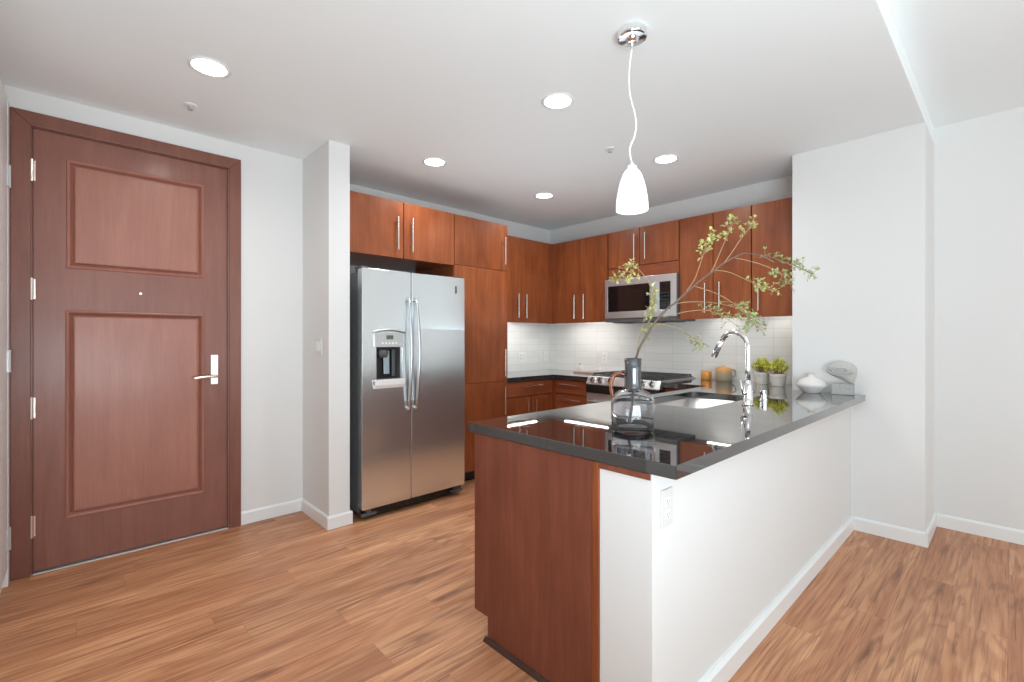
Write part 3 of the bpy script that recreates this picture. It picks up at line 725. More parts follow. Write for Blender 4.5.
b = NB(); cyl(b, (3.600, RY0+0.05, 0.690), (3.600, RY1-0.05, 0.690), 0.012, 14)
for y in (RY0+0.08, RY1-0.08): cyl(b, (3.646, y, 0.690), (3.600, y, 0.690), 0.009, 12)
obj('handle', b, STEELF, od, bevel=0.001)
dw = obj('drawer', bx(3.645, RX+0.044, RY0+0.003, RY1-0.003, 0.075, 0.230), STEEL2, t, bevel=0.004)
obj('toe_kick', bx(RX+0.05, RX+0.07, RY0+0.003, RY1-0.003, 0, 0.0495), BLACK, t)
nx = Vector((-0.875, 0, 0.485))
for y in (2.760, 2.672, 2.560, 2.330, 2.218, 2.130):
    c = Vector((3.6575, y, 0.888)); b = NB()
    tube(b, [c-nx*0.002, c+nx*0.008], 0.029, 20); tube(b, [c+nx*0.008, c+nx*0.030], [0.025, 0.021], 20)
    k = obj('knob', b, CHROME, ct, bevel=0.001)
    g = NB(); q = c+nx*0.031; s = Vector((0.485, 0, 0.875)).normalized()
    tube(g, [q-s*0.021, q+s*0.021], 0.0075, 8); obj('grip', g, BLACK, k)
obj('cooktop', bx(3.715, XR-0.03, RY0+0.012, RY1-0.012, 0.9262, 0.932), BLACK, t, bevel=0.002)
for gy0, gy1 in ((2.075, 2.315), (2.325, 2.567), (2.577, 2.817)):
    b = NB(); zz0, zz1 = 0.942, 0.954; gx0, gx1 = 3.735, 4.27
    for y in (gy0, gy1-0.012): box(b, gx0, gx1, y, y+0.012, zz0, zz1)
    for x in (gx0, (gx0+gx1)/2-0.006, gx1-0.012): box(b, x, x+0.012, gy0, gy1, zz0, zz1)
    m = (gy0+gy1)/2; box(b, gx0, gx1, m-0.006, m+0.006, zz0, zz1)
    for x in (gx0+0.13, gx1-0.14):
        box(b, x-0.005, x+0.005, gy0, gy1, zz0, zz1)
    for x in (gx0, gx1-0.014):
        for y in (gy0, gy1-0.014): box(b, x, x+0.014, y, y+0.014, 0.9323, zz0)
    obj('grate', b, IRON, t, bevel=0.002)
for x in (3.87, 4.14):
    for y in (2.195, 2.697):
        b = NB(); lathe(b, [(0, 0), (0.045, 0), (0.045, 0.006), (0.032, 0.008), (0.032, 0.013), (0, 0.014)], (x, y, 0.9322), 20)
        obj('burner', b, IRON, t)

# ------------------------------------------------------------------ sink, faucet, air gap
b = NB()
zb = CZ0-0.0005
def ringz(x0, x1, y0, y1, r, z): return [b.verts.new((x, y, z)) for x, y in rrect(x0, x1, y0, y1, r, 6)]
rr = [ringz(SX0-0.02, SX1+0.02, SY0-0.02, SY1+0.02, 0.06, zb), ringz(SX0-0.003, SX1+0.003, SY0-0.003, SY1+0.003, 0.047, zb), ringz(SX0+0.004, SX1-0.004, SY0+0.004, SY1-0.004, 0.045, zb-0.15),
      ringz(SX0+0.02, SX1-0.02, SY0+0.02, SY1-0.02, 0.05, zb-0.19), ringz(SX0+0.06, SX1-0.06, SY0+0.06, SY1-0.06, 0.05, zb-0.20)]
for a, c in zip(rr, rr[1:]):
    for k in range(len(a)): b.faces.new((a[k], a[(k+1) % len(a)], c[(k+1) % len(a)], c[k]))
b.faces.new(rr[-1])
t = thing('sink', 'stainless undermount kitchen sink in the black peninsula counter', 'sink', ((SX0+SX1)/2, (SY0+SY1)/2, zb-0.20))
sk = obj('basin', b, SINKST, t, smooth=True, solid=-0.0015)
b = NB(); lathe(b, [(0, 0.001), (0.020, 0.001), (0.030, 0.004), (0.042, 0.004), (0.045, 0.0)], ((SX0+SX1)/2, (SY0+SY1)/2+0.05, zb-0.1995), 24)
obj('drain', b, CHROME, t, smooth=True)

FX, FY = 2.768, 1.018
t = thing('faucet', 'tall chrome gooseneck pull-down faucet standing behind the sink', 'faucet', (FX, FY, CZ1))
b = NB(); lathe(b, [(0, 0), (0.030, 0), (0.031, 0.006), (0.026, 0.012), (0.024, 0.05), (0.023, 0.10), (0.018, 0.125), (0.0145, 0.14), (0, 0.14)], (FX, FY, CZ1), 24)
obj('base', b, CHROME, t, smooth=True)
pts = [(FX, FY, CZ1+0.13), (FX, FY, CZ1+0.20), (FX, FY, CZ1+0.28), (FX, FY, CZ1+0.330)]
Rr = 0.080
for i in range(1, 15):
    a = math.radians(i*11.2)
    pts.append((FX+0.012*(1-math.cos(a)), FY+Rr*(1-math.cos(a)), CZ1+0.330+Rr*math.sin(a)))
e = Vector(pts[-1]); dirv = (Vector(pts[-1])-Vector(pts[-2])).normalized()
obj('neck', tube(NB(), pts, 0.0145, 16), CHROME, t, smooth=True)
b = NB(); tube(b, [e, e+dirv*0.008, e+dirv*0.010, e+dirv*0.05, e+dirv*0.105, e+dirv*0.112], [0.0135, 0.0135, 0.0165, 0.0165, 0.0185, 0.014], 18)
hd = obj('spray_head', b, CHROME, t, smooth=True)
q = e+dirv*0.055
obj('spray_button', tube(NB(), [q+Vector((-0.014, 0.004, 0.006))-dirv*0.012, q+Vector((-0.014, 0.004, 0.006))+dirv*0.016], 0.006, 8), GREYPL, hd)
b = NB(); cyl(b, (FX, FY, CZ1+0.070), (FX-0.045, FY+0.012, CZ1+0.072), 0.013, 14)
tube(b, [(FX-0.040, FY+0.011, CZ1+0.07), (FX-0.050, FY+0.014, CZ1+0.09), (FX-0.058, FY+0.018, CZ1+0.145)], [0.008, 0.0065, 0.0045], 10)
obj('lever', b, CHROME, t, smooth=True)
b = NB(); lathe(b, [(0, 0), (0.024, 0), (0.024, 0.005), (0.020, 0.008), (0.020, 0.058), (0.018, 0.062), (0, 0.063)], (3.060, 1.035, CZ1), 22)
g = tag(obj('air_gap_cap', b, CHROME, smooth=False, bevel=0.001), 'short chrome cylinder cap on the counter right of the faucet', 'faucet accessory')
g2 = NB(); box(g2, 3.0385, 3.0415, 1.030, 1.040, CZ1+0.034, CZ1+0.046)
obj('vent_slot', g2, BLACK, g)

# ------------------------------------------------------------------ ceiling lights, sprinklers, pendant
LENS = emit_mat('led_lens', (1.0, 0.985, 0.95), 9.0)
def downlight():
    t = thing('recessed_light', 'x', 'lamp', (0, 0, H1))
    b = NB(); lathe(b, [(0.078, -0.0003), (0.090, -0.0003), (0.092, -0.004), (0.082, -0.007), (0.074, -0.004), (0.074, -0.0003)], (0, 0, H1), 36, closed=True)
    obj('trim_ring', b, TRIM, t, smooth=True)
    b = NB(); lathe(b, [(0, -0.0035), (0.05, -0.0034), (0.0735, -0.0015), (0.0735, -0.0003), (0, -0.0003)], (0, 0, H1), 36)
    obj('lens', b, LENS, t)
    return t
DLG = 'round recessed downlights in the lower ceiling'
spots = [((0.493, 2.718), 'round recessed ceiling light nearest the wooden entry door'), ((2.003, 1.760), 'round recessed ceiling light just left of the pendant canopy'),
         ((2.007, 3.005), 'round recessed ceiling light in front of the refrigerator cabinets'), ((3.236, 1.773), 'round recessed ceiling light right of the hanging pendant shade'),
         ((3.226, 3.005), 'smallest-looking recessed ceiling light, over the far kitchen corner')]
p0 = downlight()
for i, (p, lb) in enumerate(spots):
    if i == 0: o = p0; o.location = (p[0], p[1], H1); o['label'] = lb; o['group'] = DLG; WORLD[o.name] = Vector(o.location)
    else: o = dup(p0, (p[0], p[1], H1), lb, DLG)
    l = bpy.data.lights.new('downlight_beam', 'SPOT'); l.energy = 26; l.spot_size = math.radians(172); l.spot_blend = 1.0; l.shadow_soft_size = 0.06; l.color = (1.0, 0.99, 0.96)
    lo = bpy.data.objects.new('downlight_beam', l); COL.objects.link(lo); lo.location = (p[0], p[1], H1-0.02)
t = thing('sprinkler', 'small white fire sprinkler on the ceiling above the entry door', 'sprinkler', (0.493, 3.234, H1), 'ceiling fire sprinklers')
b = NB(); lathe(b, [(0.0, -0.0003), (0.034, -0.0003), (0.034, -0.003), (0.026, -0.006), (0.012, -0.006), (0, -0.006)], (0.493, 3.234, H1), 26); obj('escutcheon', b, TRIM, t, smooth=True)
b = NB(); cyl(b, (0.493, 3.234, H1-0.0062), (0.493, 3.234, H1-0.020), 0.006, 12)
for s in (-1, 1): tube(b, [(0.493+s*0.004, 3.234, H1-0.007), (0.493+s*0.013, 3.234, H1-0.014), (0.493+s*0.004, 3.234, H1-0.026)], 0.0018, 8)
lathe(b, [(0, -0.026), (0.015, -0.026), (0.015, -0.028), (0, -0.028)], (0.493, 3.234, H1), 18)
obj('head', b, SILVPL, t)
dup(t, (2.771, 1.946, H1), 'small fire sprinkler on the ceiling between the pendant and the far lights')

PX, PY = 1.783, 1.137
t = thing('pendant_lamp', 'white glass pendant lamp on a wavy cord under a chrome canopy', 'lamp', (PX, PY, H1))
b = NB(); lathe(b, [(0.0, -0.0004), (0.063, -0.0004), (0.064, -0.028), (0.062, -0.034), (0.055, -0.037), (0.030, -0.038), (0.026, -0.044), (0.018, -0.052), (0, -0.053)], (PX, PY, H1), 36)
obj('canopy', b, CHROME, t, smooth=False, bevel=0.0008)
b = NB(); cyl(b, (PX, PY, H1-0.052), (PX, PY, H1-0.082), 0.0055, 12)
obj('strain_relief', b, CHROME, t)
cord = [(PX, PY, H1-0.080), (PX-0.006, PY+0.006, 2.50), (PX-0.010, PY+0.009, 2.42), (PX-0.006, PY+0.006, 2.35), (PX+0.008, PY-0.008, 2.27), (PX+0.014, PY-0.012, 2.22), (PX+0.008, PY-0.007, 2.17), (PX-0.006, PY+0.006, 2.12), (PX-0.008, PY+0.004, 2.085), (PX+0.0, PY-0.0, 2.052)]
obj('cord', tube(NB(), smooth_path(cord, 6), 0.0035, 8), WHITEPL, t, smooth=True)
b = NB(); lathe(b, [(0, 0.030), (0.008, 0.030), (0.010, 0.018), (0.020, 0.014), (0.022, 0.0), (0, 0.0)], (PX, PY, 2.026), 24)
obj('cap', b, TRIM, t, smooth=True)
SHG = plain('opal_glass', (0.93, 0.93, 0.92), 0.25, emit=(1.0, 0.99, 0.96), es=0.55)
prof = [(0.018, 0.181), (0.028, 0.176), (0.040, 0.160), (0.052, 0.130), (0.061, 0.095), (0.068, 0.055), (0.071, 0.025), (0.0715, 0.0), (0.0685, 0.0), (0.068, 0.025), (0.065, 0.055), (0.058, 0.095), (0.049, 0.128), (0.037, 0.157), (0.026, 0.172), (0.018, 0.176)]
b = NB(); lathe(b, prof, (PX, PY, 1.846), 40, closed=True, sx=0.97, sy=0.97)
obj('shade', b, SHG, t, smooth=True)
b = NB(); ball(b, (PX, PY, 1.94), 0.026, sz=1.3); obj('bulb', b, emit_mat('bulb_glow', (1, 0.95, 0.86), 12), t, smooth=True)

# ------------------------------------------------------------------ switches and outlets
def plate_thing(name, label, cat, c, nrm, w_, h_, kind, group=None, pm=None):
    """c = centre on the wall; nrm = 'x' (faces -X) or 'y' (faces -Y)"""
    t = thing(name, label, cat, c, group)
    def Q(u0, u1, z0, z1, d0, d1):
        u0, u1 = c[0 if nrm == 'y' else 1]+u0, c[0 if nrm == 'y' else 1]+u1
        z0, z1 = c[2]+z0, c[2]+z1
        if nrm == 'y': return (u0, u1, c[1]-d1, c[1]-d0, z0, z1)
        return (c[0]-d1, c[0]-d0, u0, u1, z0, z1)
    obj('cover_plate', bx(*Q(-w_/2, w_/2, -h_/2, h_/2, 0.0003, 0.006)), pm or WHITEPL, t, bevel=0.0015)
    k = kind
    for i, kk in enumerate(k):
        off = (i-(len(k)-1)/2)*0.046
        if kk == 's':
            obj('rocker', bx(*Q(off-0.016, off+0.016, -0.033, 0.033, 0.0062, 0.009)), TRIM, t, bevel=0.001)
        else:
            for s in (-1, 1):
                o = obj('receptacle', bx(*Q(off-0.016, off+0.016, s*0.020-0.014, s*0.020+0.014, 0.0062, 0.008)), TRIM, t, bevel=0.002)
                b = NB(); box(b, *Q(off-0.007, off-0.005, s*0.020-0.003, s*0.020+0.006, 0.0081, 0.0085)); box(b, *Q(off+0.005, off+0.007, s*0.020-0.003, s*0.020+0.006, 0.0081, 0.0085)); box(b, *Q(off-0.002, off+0.002, s*0.020-0.010, s*0.020-0.006, 0.0081, 0.0085))
                obj('slot', b, GREYPL, o)
    return t
plate_thing('light_switch', 'white double light switch on the side of the narrow column', 'switch', (XC0, 3.330, 1.235), 'x', 0.116, 0.118, 'ss', pm=OFFWH)
plate_thing('outlet', 'white duplex outlet on the near end of the peninsula half wall', 'outlet', (1.372, 0.752, 0.752), 'y', 0.072, 0.118, 'o', pm=OFFWH)
plate_thing('outlet', 'white outlet plate on the backsplash close to the pantry', 'outlet', (3.831, YB-0.0085, 1.077), 'y', 0.116, 0.118, 'os')
plate_thing('light_switch', 'white switch plate on the short backsplash near the tiled corner', 'switch', (4.235, YB-0.0085, 1.079), 'y', 0.072, 0.118, 's')
plate_thing('outlet', 'white outlet plate on the long backsplash left of the range', 'outlet', (XR-0.0085, 3.101, 1.078), 'x', 0.072, 0.118, 'o')

# ------------------------------------------------------------------ vase and branch
VX, VY = 1.645, 1.045
t = thing('glass_vase', 'smoky clear glass jug vase holding the branch on the peninsula', 'vase', (VX, VY, CZ1))
out = [(0.0, 0.001), (0.060, 0.001), (0.078, 0.004), (0.0840, 0.014), (0.0855, 0.05), (0.0855, 0.112), (0.083, 0.130), (0.076, 0.145), (0.064, 0.156), (0.050, 0.163), (0.038, 0.168), (0.0330, 0.178), (0.0315, 0.20), (0.0310, 0.25), (0.0325, 0.292)]
inn = [(0.0300, 0.292), (0.0285, 0.25), (0.0290, 0.20), (0.0305, 0.178), (0.0355, 0.165), (0.048, 0.160), (0.062, 0.153), (0.074, 0.142), (0.0805, 0.128), (0.083, 0.110), (0.083, 0.05), (0.080, 0.022), (0.070, 0.013), (0.0, 0.011)]
VG = glass_mat('smoke_glass', (0.88, 0.90, 0.93), 0.0, 1.45)
b = NB(); lathe(b, out+inn, (VX, VY, CZ1), 48)
obj('vessel', b, VG, t, smooth=True)
b = NB(); lathe(b, [(0.0368, 0.1715), (0.0340, 0.180), (0.0325, 0.20), (0.0320, 0.25), (0.0335, 0.2935), (0.0327, 0.2935), (0.0312, 0.25), (0.0317, 0.20), (0.0332, 0.180), (0.0360, 0.1715)], (VX, VY, CZ1), 40, closed=True)
obj('neck_sleeve', b, plain('smoked_mirror', (0.13, 0.135, 0.145), 0.16, 0.7), t, smooth=True)
lv = Vector((-0.73, 0.68, 0))     # the handle's side
hpts = [Vector((VX, VY, CZ1+z))+lv*r for r, z in ((0.034, 0.226), (0.050, 0.234), (0.068, 0.230), (0.082, 0.212), (0.087, 0.186), (0.085, 0.160), (0.079, 0.138))]
b = NB(); tube(b, smooth_path(hpts, 5), 0.0075, 12)
obj('handle', b, glass_mat('amber_glass', (0.45, 0.14, 0.04), 0.03), t, smooth=True)
b = NB(); lathe(b, [(0.0550, 0.0112), (0.0690, 0.0132), (0.0770, 0.0200), (0.0760, 0.0210), (0.0685, 0.0142), (0.0550, 0.0122)], (VX, VY, CZ1), 40, closed=True)
obj('base_ring', b, plain('dark_smoked_glass', (0.03, 0.035, 0.04), 0.1), t, smooth=True)

BR = {
'stem': [(1.648, 1.068, 0.935), (1.662, 1.056, 1.036), (1.67, 1.046, 1.208), (1.707, 1.005, 1.322), (1.748, 0.966, 1.395), (1.784, 0.933, 1.435), (1.829, 0.904, 1.481), (1.874, 0.876, 1.523), (1.92, 0.846, 1.561), (1.976, 0.821, 1.601), (2.02, 0.794, 1.628), (2.061, 0.769, 1.644), (2.155, 0.723, 1.639), (2.239, 0.671, 1.617), (2.298, 0.630, 1.593), (2.338, 0.592, 1.566)],
'A': [(1.823, 0.91, 1.477), (1.827, 0.878, 1.523), (1.822, 0.856, 1.568), (1.824, 0.84, 1.618), (1.833, 0.832, 1.658), (1.837, 0.814, 1.692)],
'B': [(1.917, 0.849, 1.561), (1.942, 0.839, 1.604), (1.98, 0.831, 1.666), (2.022, 0.819, 1.737), (2.051, 0.806, 1.79)],
'C': [(1.976, 0.821, 1.601), (1.98, 0.79, 1.643), (1.983, 0.76, 1.688), (1.994, 0.736, 1.723), (2.001, 0.716, 1.757)],
'D': [(2.02, 0.794, 1.624), (2.034, 0.74, 1.606), (2.058, 0.69, 1.583), (2.085, 0.65, 1.557), (2.095, 0.628, 1.531), (2.11, 0.614, 1.507)],
'E': [(1.926, 0.841, 1.569), (2.009, 0.818, 1.567), (2.077, 0.795, 1.55), (2.145, 0.759, 1.522), (2.209, 0.713, 1.493)],
'F': [(1.847, 0.888, 1.501), (1.869, 0.812, 1.469), (1.892, 0.763, 1.435), (1.922, 0.721, 1.391), (1.929, 0.701, 1.352)],
'G': [(1.778, 0.938, 1.427), (1.854, 0.908, 1.438), (1.959, 0.851, 1.436), (2.05, 0.793, 1.412), (2.097, 0.762, 1.374), (2.119, 0.742, 1.332)],
'H': [(1.742, 0.972, 1.37), (1.734, 0.924, 1.38), (1.758, 0.861, 1.394), (1.805, 0.803, 1.394), (1.851, 0.746, 1.355)],
'I': [(1.664, 1.052, 1.10), (1.673, 1.044, 1.228), (1.715, 1.052, 1.314), (1.748, 1.048, 1.39), (1.776, 1.036, 1.457), (1.767, 1.045, 1.516), (1.733, 1.062, 1.565), (1.697, 1.083, 1.589), (1.658, 1.105, 1.55), (1.631, 1.116, 1.52)],
'J': [(1.666, 1.050, 1.12), (1.676, 1.041, 1.241), (1.722, 1.032, 1.302), (1.752, 1.031, 1.364), (1.764, 1.02, 1.427), (1.767, 1.017, 1.489)],
'K': [(1.724, 0.988, 1.346), (1.797, 0.975, 1.339), (1.883, 0.949, 1.319), (1.952, 0.912, 1.26)],
}
BARK = plain('grey_brown_bark', (0.14, 0.095, 0.078), 0.7, bump=0.4, scale=120, var=0.35)
TWIG = plain('pale_olive_twig', (0.36, 0.25, 0.13), 0.6, var=0.25, scale=60)
LEAF = plain('yellow_green_leaf', (0.50, 0.54, 0.20), 0.5, var=0.4, scale=35)
LEAF2 = plain('soft_green_leaf', (0.34, 0.43, 0.18), 0.5, var=0.4, scale=35)
t = thing('branch', 'tall leafy branch leaning right out of the glass vase', 'branch', (VX, VY, 0.935))
sp_ = smooth_path(BR['stem'], 4); n_ = len(sp_)
b = NB(); tube(b, sp_, [0.0056*(1-0.74*i/(n_-1)) for i in range(n_)], 8)
stem = obj('stem', b, BARK, t, smooth=True)

def leaf_quad(b, p, d, up, L_, W_):
    d = d.normalized(); s = d.cross(up)
    if s.length < 0.05: s = d.cross(Vector((1, 0, 0.2)))
    s.normalize(); nrm = s.cross(d)
    pr = [(0, 0, 0), (0.3, 0.42, 0.05), (0.65, 0.5, 0.06), (0.92, 0.26, 0.0), (1, 0, -0.04)]
    mid = [b.verts.new(p+d*(L_*q[0])+nrm*(L_*(-0.0 if i in (0, 4) else -0.03))) for i, q in enumerate(pr)]
    for sg in (-1, 1):
        e_ = [mid[0]]+[b.verts.new(p+d*(L_*q[0])+s*(sg*W_*q[1])+nrm*(L_*q[2])) for q in pr[1:4]]+[mid[4]]
        for i in range(4):
            vs = [mid[i], e_[i], e_[i+1], mid[i+1]]
            u = []
            for v in vs:
                if v not in u: u.append(v)
            if sg > 0: u = u[::-1]
            b.faces.new(u)

def tuft(path, n, spread, frac, rng, size):
    """little side shoots near the end of a twig, each carrying small rounded leaves"""
    bl, bt = NB(), NB()
    P = smooth_path(path, 6); start = int(len(P)*(1-frac))
    for i in range(n):
        q = P[min(len(P)-1, start+int((len(P)-start)*(i+0.5)/n))]
        tdir = (P[-1]-P[-3]).normalized()
        v = Vector((rng.uniform(-1, 1), rng.uniform(-1, 1), rng.uniform(-0.7, 1))).normalized()
        v = (v+tdir*0.5).normalized(); e_ = q+v*rng.uniform(0.35, 1.0)*spread
        mid_ = (q+e_)/2+Vector((0, 0, rng.uniform(-0.1, 0.25)*spread))
        tube(bt, [q, mid_, e_], [0.0011, 0.0009, 0.0007], 5)
        for k in range(rng.randint(4, 6)):
            s = rng.uniform(0.45, 1.0)
            base = mid_.lerp(e_, (s-0.45)/0.55) if s > 0.45 else mid_
            dd = Vector((rng.uniform(-1, 1), rng.uniform(-1, 1), rng.uniform(-0.8, 1)))+v*0.8
            leaf_quad(bl, base, dd, Vector((rng.uniform(-.4, .4), rng.uniform(-.4, .4), 1)), rng.uniform(0.65, 1.02)*size, rng.uniform(0.5, 0.7)*size)
    nb = len(bl.faces); me = bpy.data.meshes.new('tmp'); bt.to_mesh(me); bt.free(); bl.from_mesh(me); bpy.data.meshes.remove(me)
    bl.faces.ensure_lookup_table()
    for f_ in bl.faces[nb:]: f_.material_index = 1
    return bl
specs = {'A': (23, 0.046, 0.42, 0.0160, LEAF), 'B': (23, 0.043, 0.38, 0.0160, LEAF), 'C': (16, 0.036, 0.34, 0.0143, LEAF), 'D': (20, 0.048, 0.45, 0.0151, LEAF2),
         'E': (20, 0.046, 0.34, 0.0160, LEAF), 'F': (27, 0.064, 0.45, 0.0160, LEAF2), 'G': (22, 0.056, 0.32, 0.0151, LEAF2), 'H': (19, 0.048, 0.34, 0.0134, LEAF2),
         'I': (32, 0.057, 0.30, 0.0151, LEAF), 'J': (32, 0.039, 0.60, 0.0160, LEAF), 'K': (19, 0.059, 0.25, 0.0126, LEAF2)}
rng = random.Random(21)
for k, (n, sp, fr, sz, mt) in specs.items():
    P = smooth_path(BR[k], 4)
    tw = obj('twig', tube(NB(), P, [0.0019*(1-0.5*i/(len(P)-1)) for i in range(len(P))], 6), TWIG, t, smooth=True)
    obj('leaf_cluster', tuft(BR[k], n, sp, fr, rng, sz), [mt, TWIG], tw)
tw = obj('twig', tube(NB(), [sp_[-14], sp_[-14]+Vector((0.02, -0.02, -0.012)), sp_[-14]+Vector((0.05, -0.04, -0.03))], 0.0012, 6), TWIG, t)
obj('leaf_cluster', tuft(BR['stem'], 32, 0.048, 0.20, rng, 0.015), [LEAF2, TWIG], tw)

# ------------------------------------------------------------------ potted plants
CONC = plain('pale_concrete', (0.70, 0.66, 0.60), 0.75, bump=0.3, scale=90, var=0.12)
SOIL = plain('dark_soil', (0.035, 0.025, 0.018), 0.9, bump=0.5, scale=150)
YLEAF = plain('lime_leaf', (0.72, 0.72, 0.13), 0.45, var=0.45, scale=30)
def pot_plant(x, y, label, seed):
    t = thing('potted_plant', label, 'plant', (x, y, CZ1), 'two small potted plants by the tile wall')
    b = NB(); lathe(b, [(0, 0.0003), (0.046, 0.0003), (0.048, 0.004), (0.057, 0.072), (0.061, 0.073), (0.062, 0.096), (0.058, 0.098), (0.055, 0.096), (0.053, 0.085), (0, 0.085)], (x, y, CZ1), 32)
    obj('pot', b, CONC, t, smooth=False, bevel=0.001)
    b = NB(); lathe(b, [(0, 0.0855), (0.0525, 0.0855), (0.05, 0.090), (0, 0.092)], (x, y, CZ1), 24); obj('soil', b, SOIL, t)
    r = random.Random(seed); bl = NB(); bs = NB()
    for i in range(70):
        a = r.uniform(0, 2*math.pi); rad = 0.080*math.sqrt(r.random()); hh_ = 0.156+0.092*(1-(rad/0.080)**2)*r.uniform(0.5, 1)
        p0_ = Vector((x+0.4*rad*math.cos(a), y+0.4*rad*math.sin(a), CZ1+0.090)); p1_ = Vector((x+rad*math.cos(a), y+rad*math.sin(a), CZ1+hh_-0.02))
        tube(bs, [p0_, (p0_+p1_)/2+Vector((0, 0, 0.008)), p1_], 0.0011, 5)
        for k in range(8):
            dd = Vector((r.uniform(-1, 1), r.uniform(-1, 1), r.uniform(-0.3, 1)))
            leaf_quad(bl, p0_.lerp(p1_, r.uniform(0.45, 1)), dd, Vector((r.uniform(-.5, .5), r.uniform(-.5, .5), 1)), r.uniform(0.016, 0.028), 0.014)
    obj('foliage', bl, YLEAF, t); obj('stems', bs, TWIG, t)
pot_plant(4.075, 1.270, 'nearer small lime-green plant in a pale pot, beside the right wall', 3)
pot_plant(4.160, 1.420, 'farther small lime-green plant in a pale pot, nearer the faucet neck', 5)

# ------------------------------------------------------------------ jars, mug, vases, little things
ORG = plain('orange_candle_glass', (0.75, 0.33, 0.07), 0.25, coat=0.4)
t = thing('candle_jar', 'small round orange candle jar on the counter right of the range', 'candle', (4.225, 1.915, CZ1))
b = NB(); lathe(b, [(0, 0.0003), (0.042, 0.0003), (0.046, 0.006), (0.047, 0.072), (0.044, 0.080), (0.041, 0.079), (0.041, 0.062), (0, 0.062)], (4.225, 1.915, CZ1), 28); obj('jar', b, ORG, t, smooth=True)
b = NB(); lathe(b, [(0, 0.0622), (0.0405, 0.0622), (0.0405, 0.066), (0, 0.067)], (4.225, 1.915, CZ1), 24); obj('wax', b, plain('cream_wax', (0.8, 0.6, 0.35), 0.5), t)
b = NB(); tube(b, [(4.225, 1.915, CZ1+0.066), (4.226, 1.916, CZ1+0.078)], 0.0012, 6); obj('wick', b, BLACK, t)

def mug_mat():
    m, nt, b = new_mat('beige_orange_stoneware'); L = nt.links.new
    tc = N(nt, 'ShaderNodeTexCoord'); sp = N(nt, 'ShaderNodeSeparateXYZ'); L(tc.outputs['Object'], sp.inputs[0])
    no = N(nt, 'ShaderNodeTexNoise'); no.inputs['Scale'].default_value = 14; L(tc.outputs['Object'], no.inputs['Vector'])
    a = N(nt, 'ShaderNodeMath', operation='MULTIPLY_ADD'); L(no.outputs['Fac'], a.inputs[0]); a.inputs[1].default_value = 0.04; L(sp.outputs['Z'], a.inputs[2])
    r = N(nt, 'ShaderNodeValToRGB'); r.color_ramp.elements[0].position = 0.085; r.color_ramp.elements[0].color = (0.42, 0.34, 0.24, 1)
    r.color_ramp.elements[1].position = 0.115; r.color_ramp.elements[1].color = (0.66, 0.34, 0.12, 1)
    L(a.outputs[0], r.inputs['Fac']); L(r.outputs['Color'], b.inputs['Base Color']); b.inputs['Roughness'].default_value = 0.35
    return m
MUG = mug_mat()
mx, my = 4.190, 1.742
t = thing('pitcher', 'beige and orange stoneware pitcher with handle beside the orange candle', 'pitcher', (mx, my, CZ1))
b = NB(); lathe(b, [(0, 0.0003), (0.064, 0.0003), (0.068, 0.004), (0.068, 0.100), (0.066, 0.112), (0.062, 0.112), (0.063, 0.10), (0.063, 0.008), (0, 0.008)], (mx, my, CZ1), 32)
obj('body', b, MUG, t, smooth=True, origin=(mx, my, CZ1))
hd_ = Vector((0.73, -0.68, 0))
b = NB(); tube(b, smooth_path([Vector((mx, my, CZ1+z))+hd_*r for r, z in ((0.064, 0.095), (0.085, 0.100), (0.103, 0.085), (0.100, 0.055), (0.082, 0.036), (0.065, 0.030))], 4), 0.006, 10)
obj('handle', b, MUG, t, smooth=True)
b = NB(); lathe(b, [(0.0, 0.112), (0.061, 0.112), (0.052, 0.118), (0.014, 0.122), (0.008, 0.128), (0.012, 0.138), (0.0, 0.143)], (mx, my, CZ1), 28)
obj('lid', b, ORG, t, smooth=True)

CER = plain('matt_white_ceramic', (0.72, 0.70, 0.68), 0.55, bump=0.05, scale=60)
gx, gy = 3.735, 0.955
t = thing('squat_vase', 'squat white ceramic vase with tiny neck at the wall end of the peninsula', 'vase', (gx, gy, CZ1))
b = NB(); lathe(b, [(0, 0.0003), (0.050, 0.0003), (0.054, 0.006), (0.070, 0.026), (0.089, 0.048), (0.092, 0.058), (0.087, 0.072), (0.070, 0.090), (0.046, 0.102), (0.026, 0.108), (0.020, 0.114), (0.020, 0.128), (0.022, 0.133), (0.018, 0.133), (0.013, 0.120), (0.013, 0.10), (0, 0.09)], (gx, gy, CZ1), 40)
obj('body', b, CER, t, smooth=True)
b = NB(); lathe(b, [(0.0225, 0.130), (0.025, 0.133), (0.0225, 0.136), (0.018, 0.135), (0.018, 0.1335)], (gx, gy, CZ1), 28, closed=True)
obj('rim', b, plain('tan_rim_glaze', (0.60, 0.52, 0.42), 0.5), t, smooth=True)

# stone sculpture: tilted shell-like oval with carved rings, on a block
STN = plain('grey_carved_stone', (0.47, 0.47, 0.455), 0.7, bump=0.5, scale=110, var=0.12)
BLK = plain('mottled_marble_block', (0.40, 0.40, 0.39), 0.6, bump=0.3, scale=60, var=0.25)
sx_, sy_ = 3.765, 0.775
t = thing('stone_sculpture', 'carved grey stone sculpture, curled oval head on a square block', 'sculpture', (sx_, sy_, CZ1))
ux = Vector((0.05, -0.9987, 0)); uy = Vector((-0.9987, -0.05, 0)); uz = Vector((0, 0, 1))  # ux along the long way, uy towards the room
def W(a, b_, c_): return Vector((sx_, sy_, CZ1))+ux*a+uy*b_+uz*c_
b = NB(); vs = [b.verts.new(W(a, bb, c_)) for a in (-0.063, 0.057) for bb in (-0.033, 0.033) for c_ in (0.0003, 0.072)]
for q in ((0, 1, 3, 2), (4, 6, 7, 5), (0, 4, 5, 1), (2, 3, 7, 6), (0, 2, 6, 4), (1, 5, 7, 3)): b.faces.new([vs[i] for i in q])
obj('block', b, BLK, t, bevel=0.003)
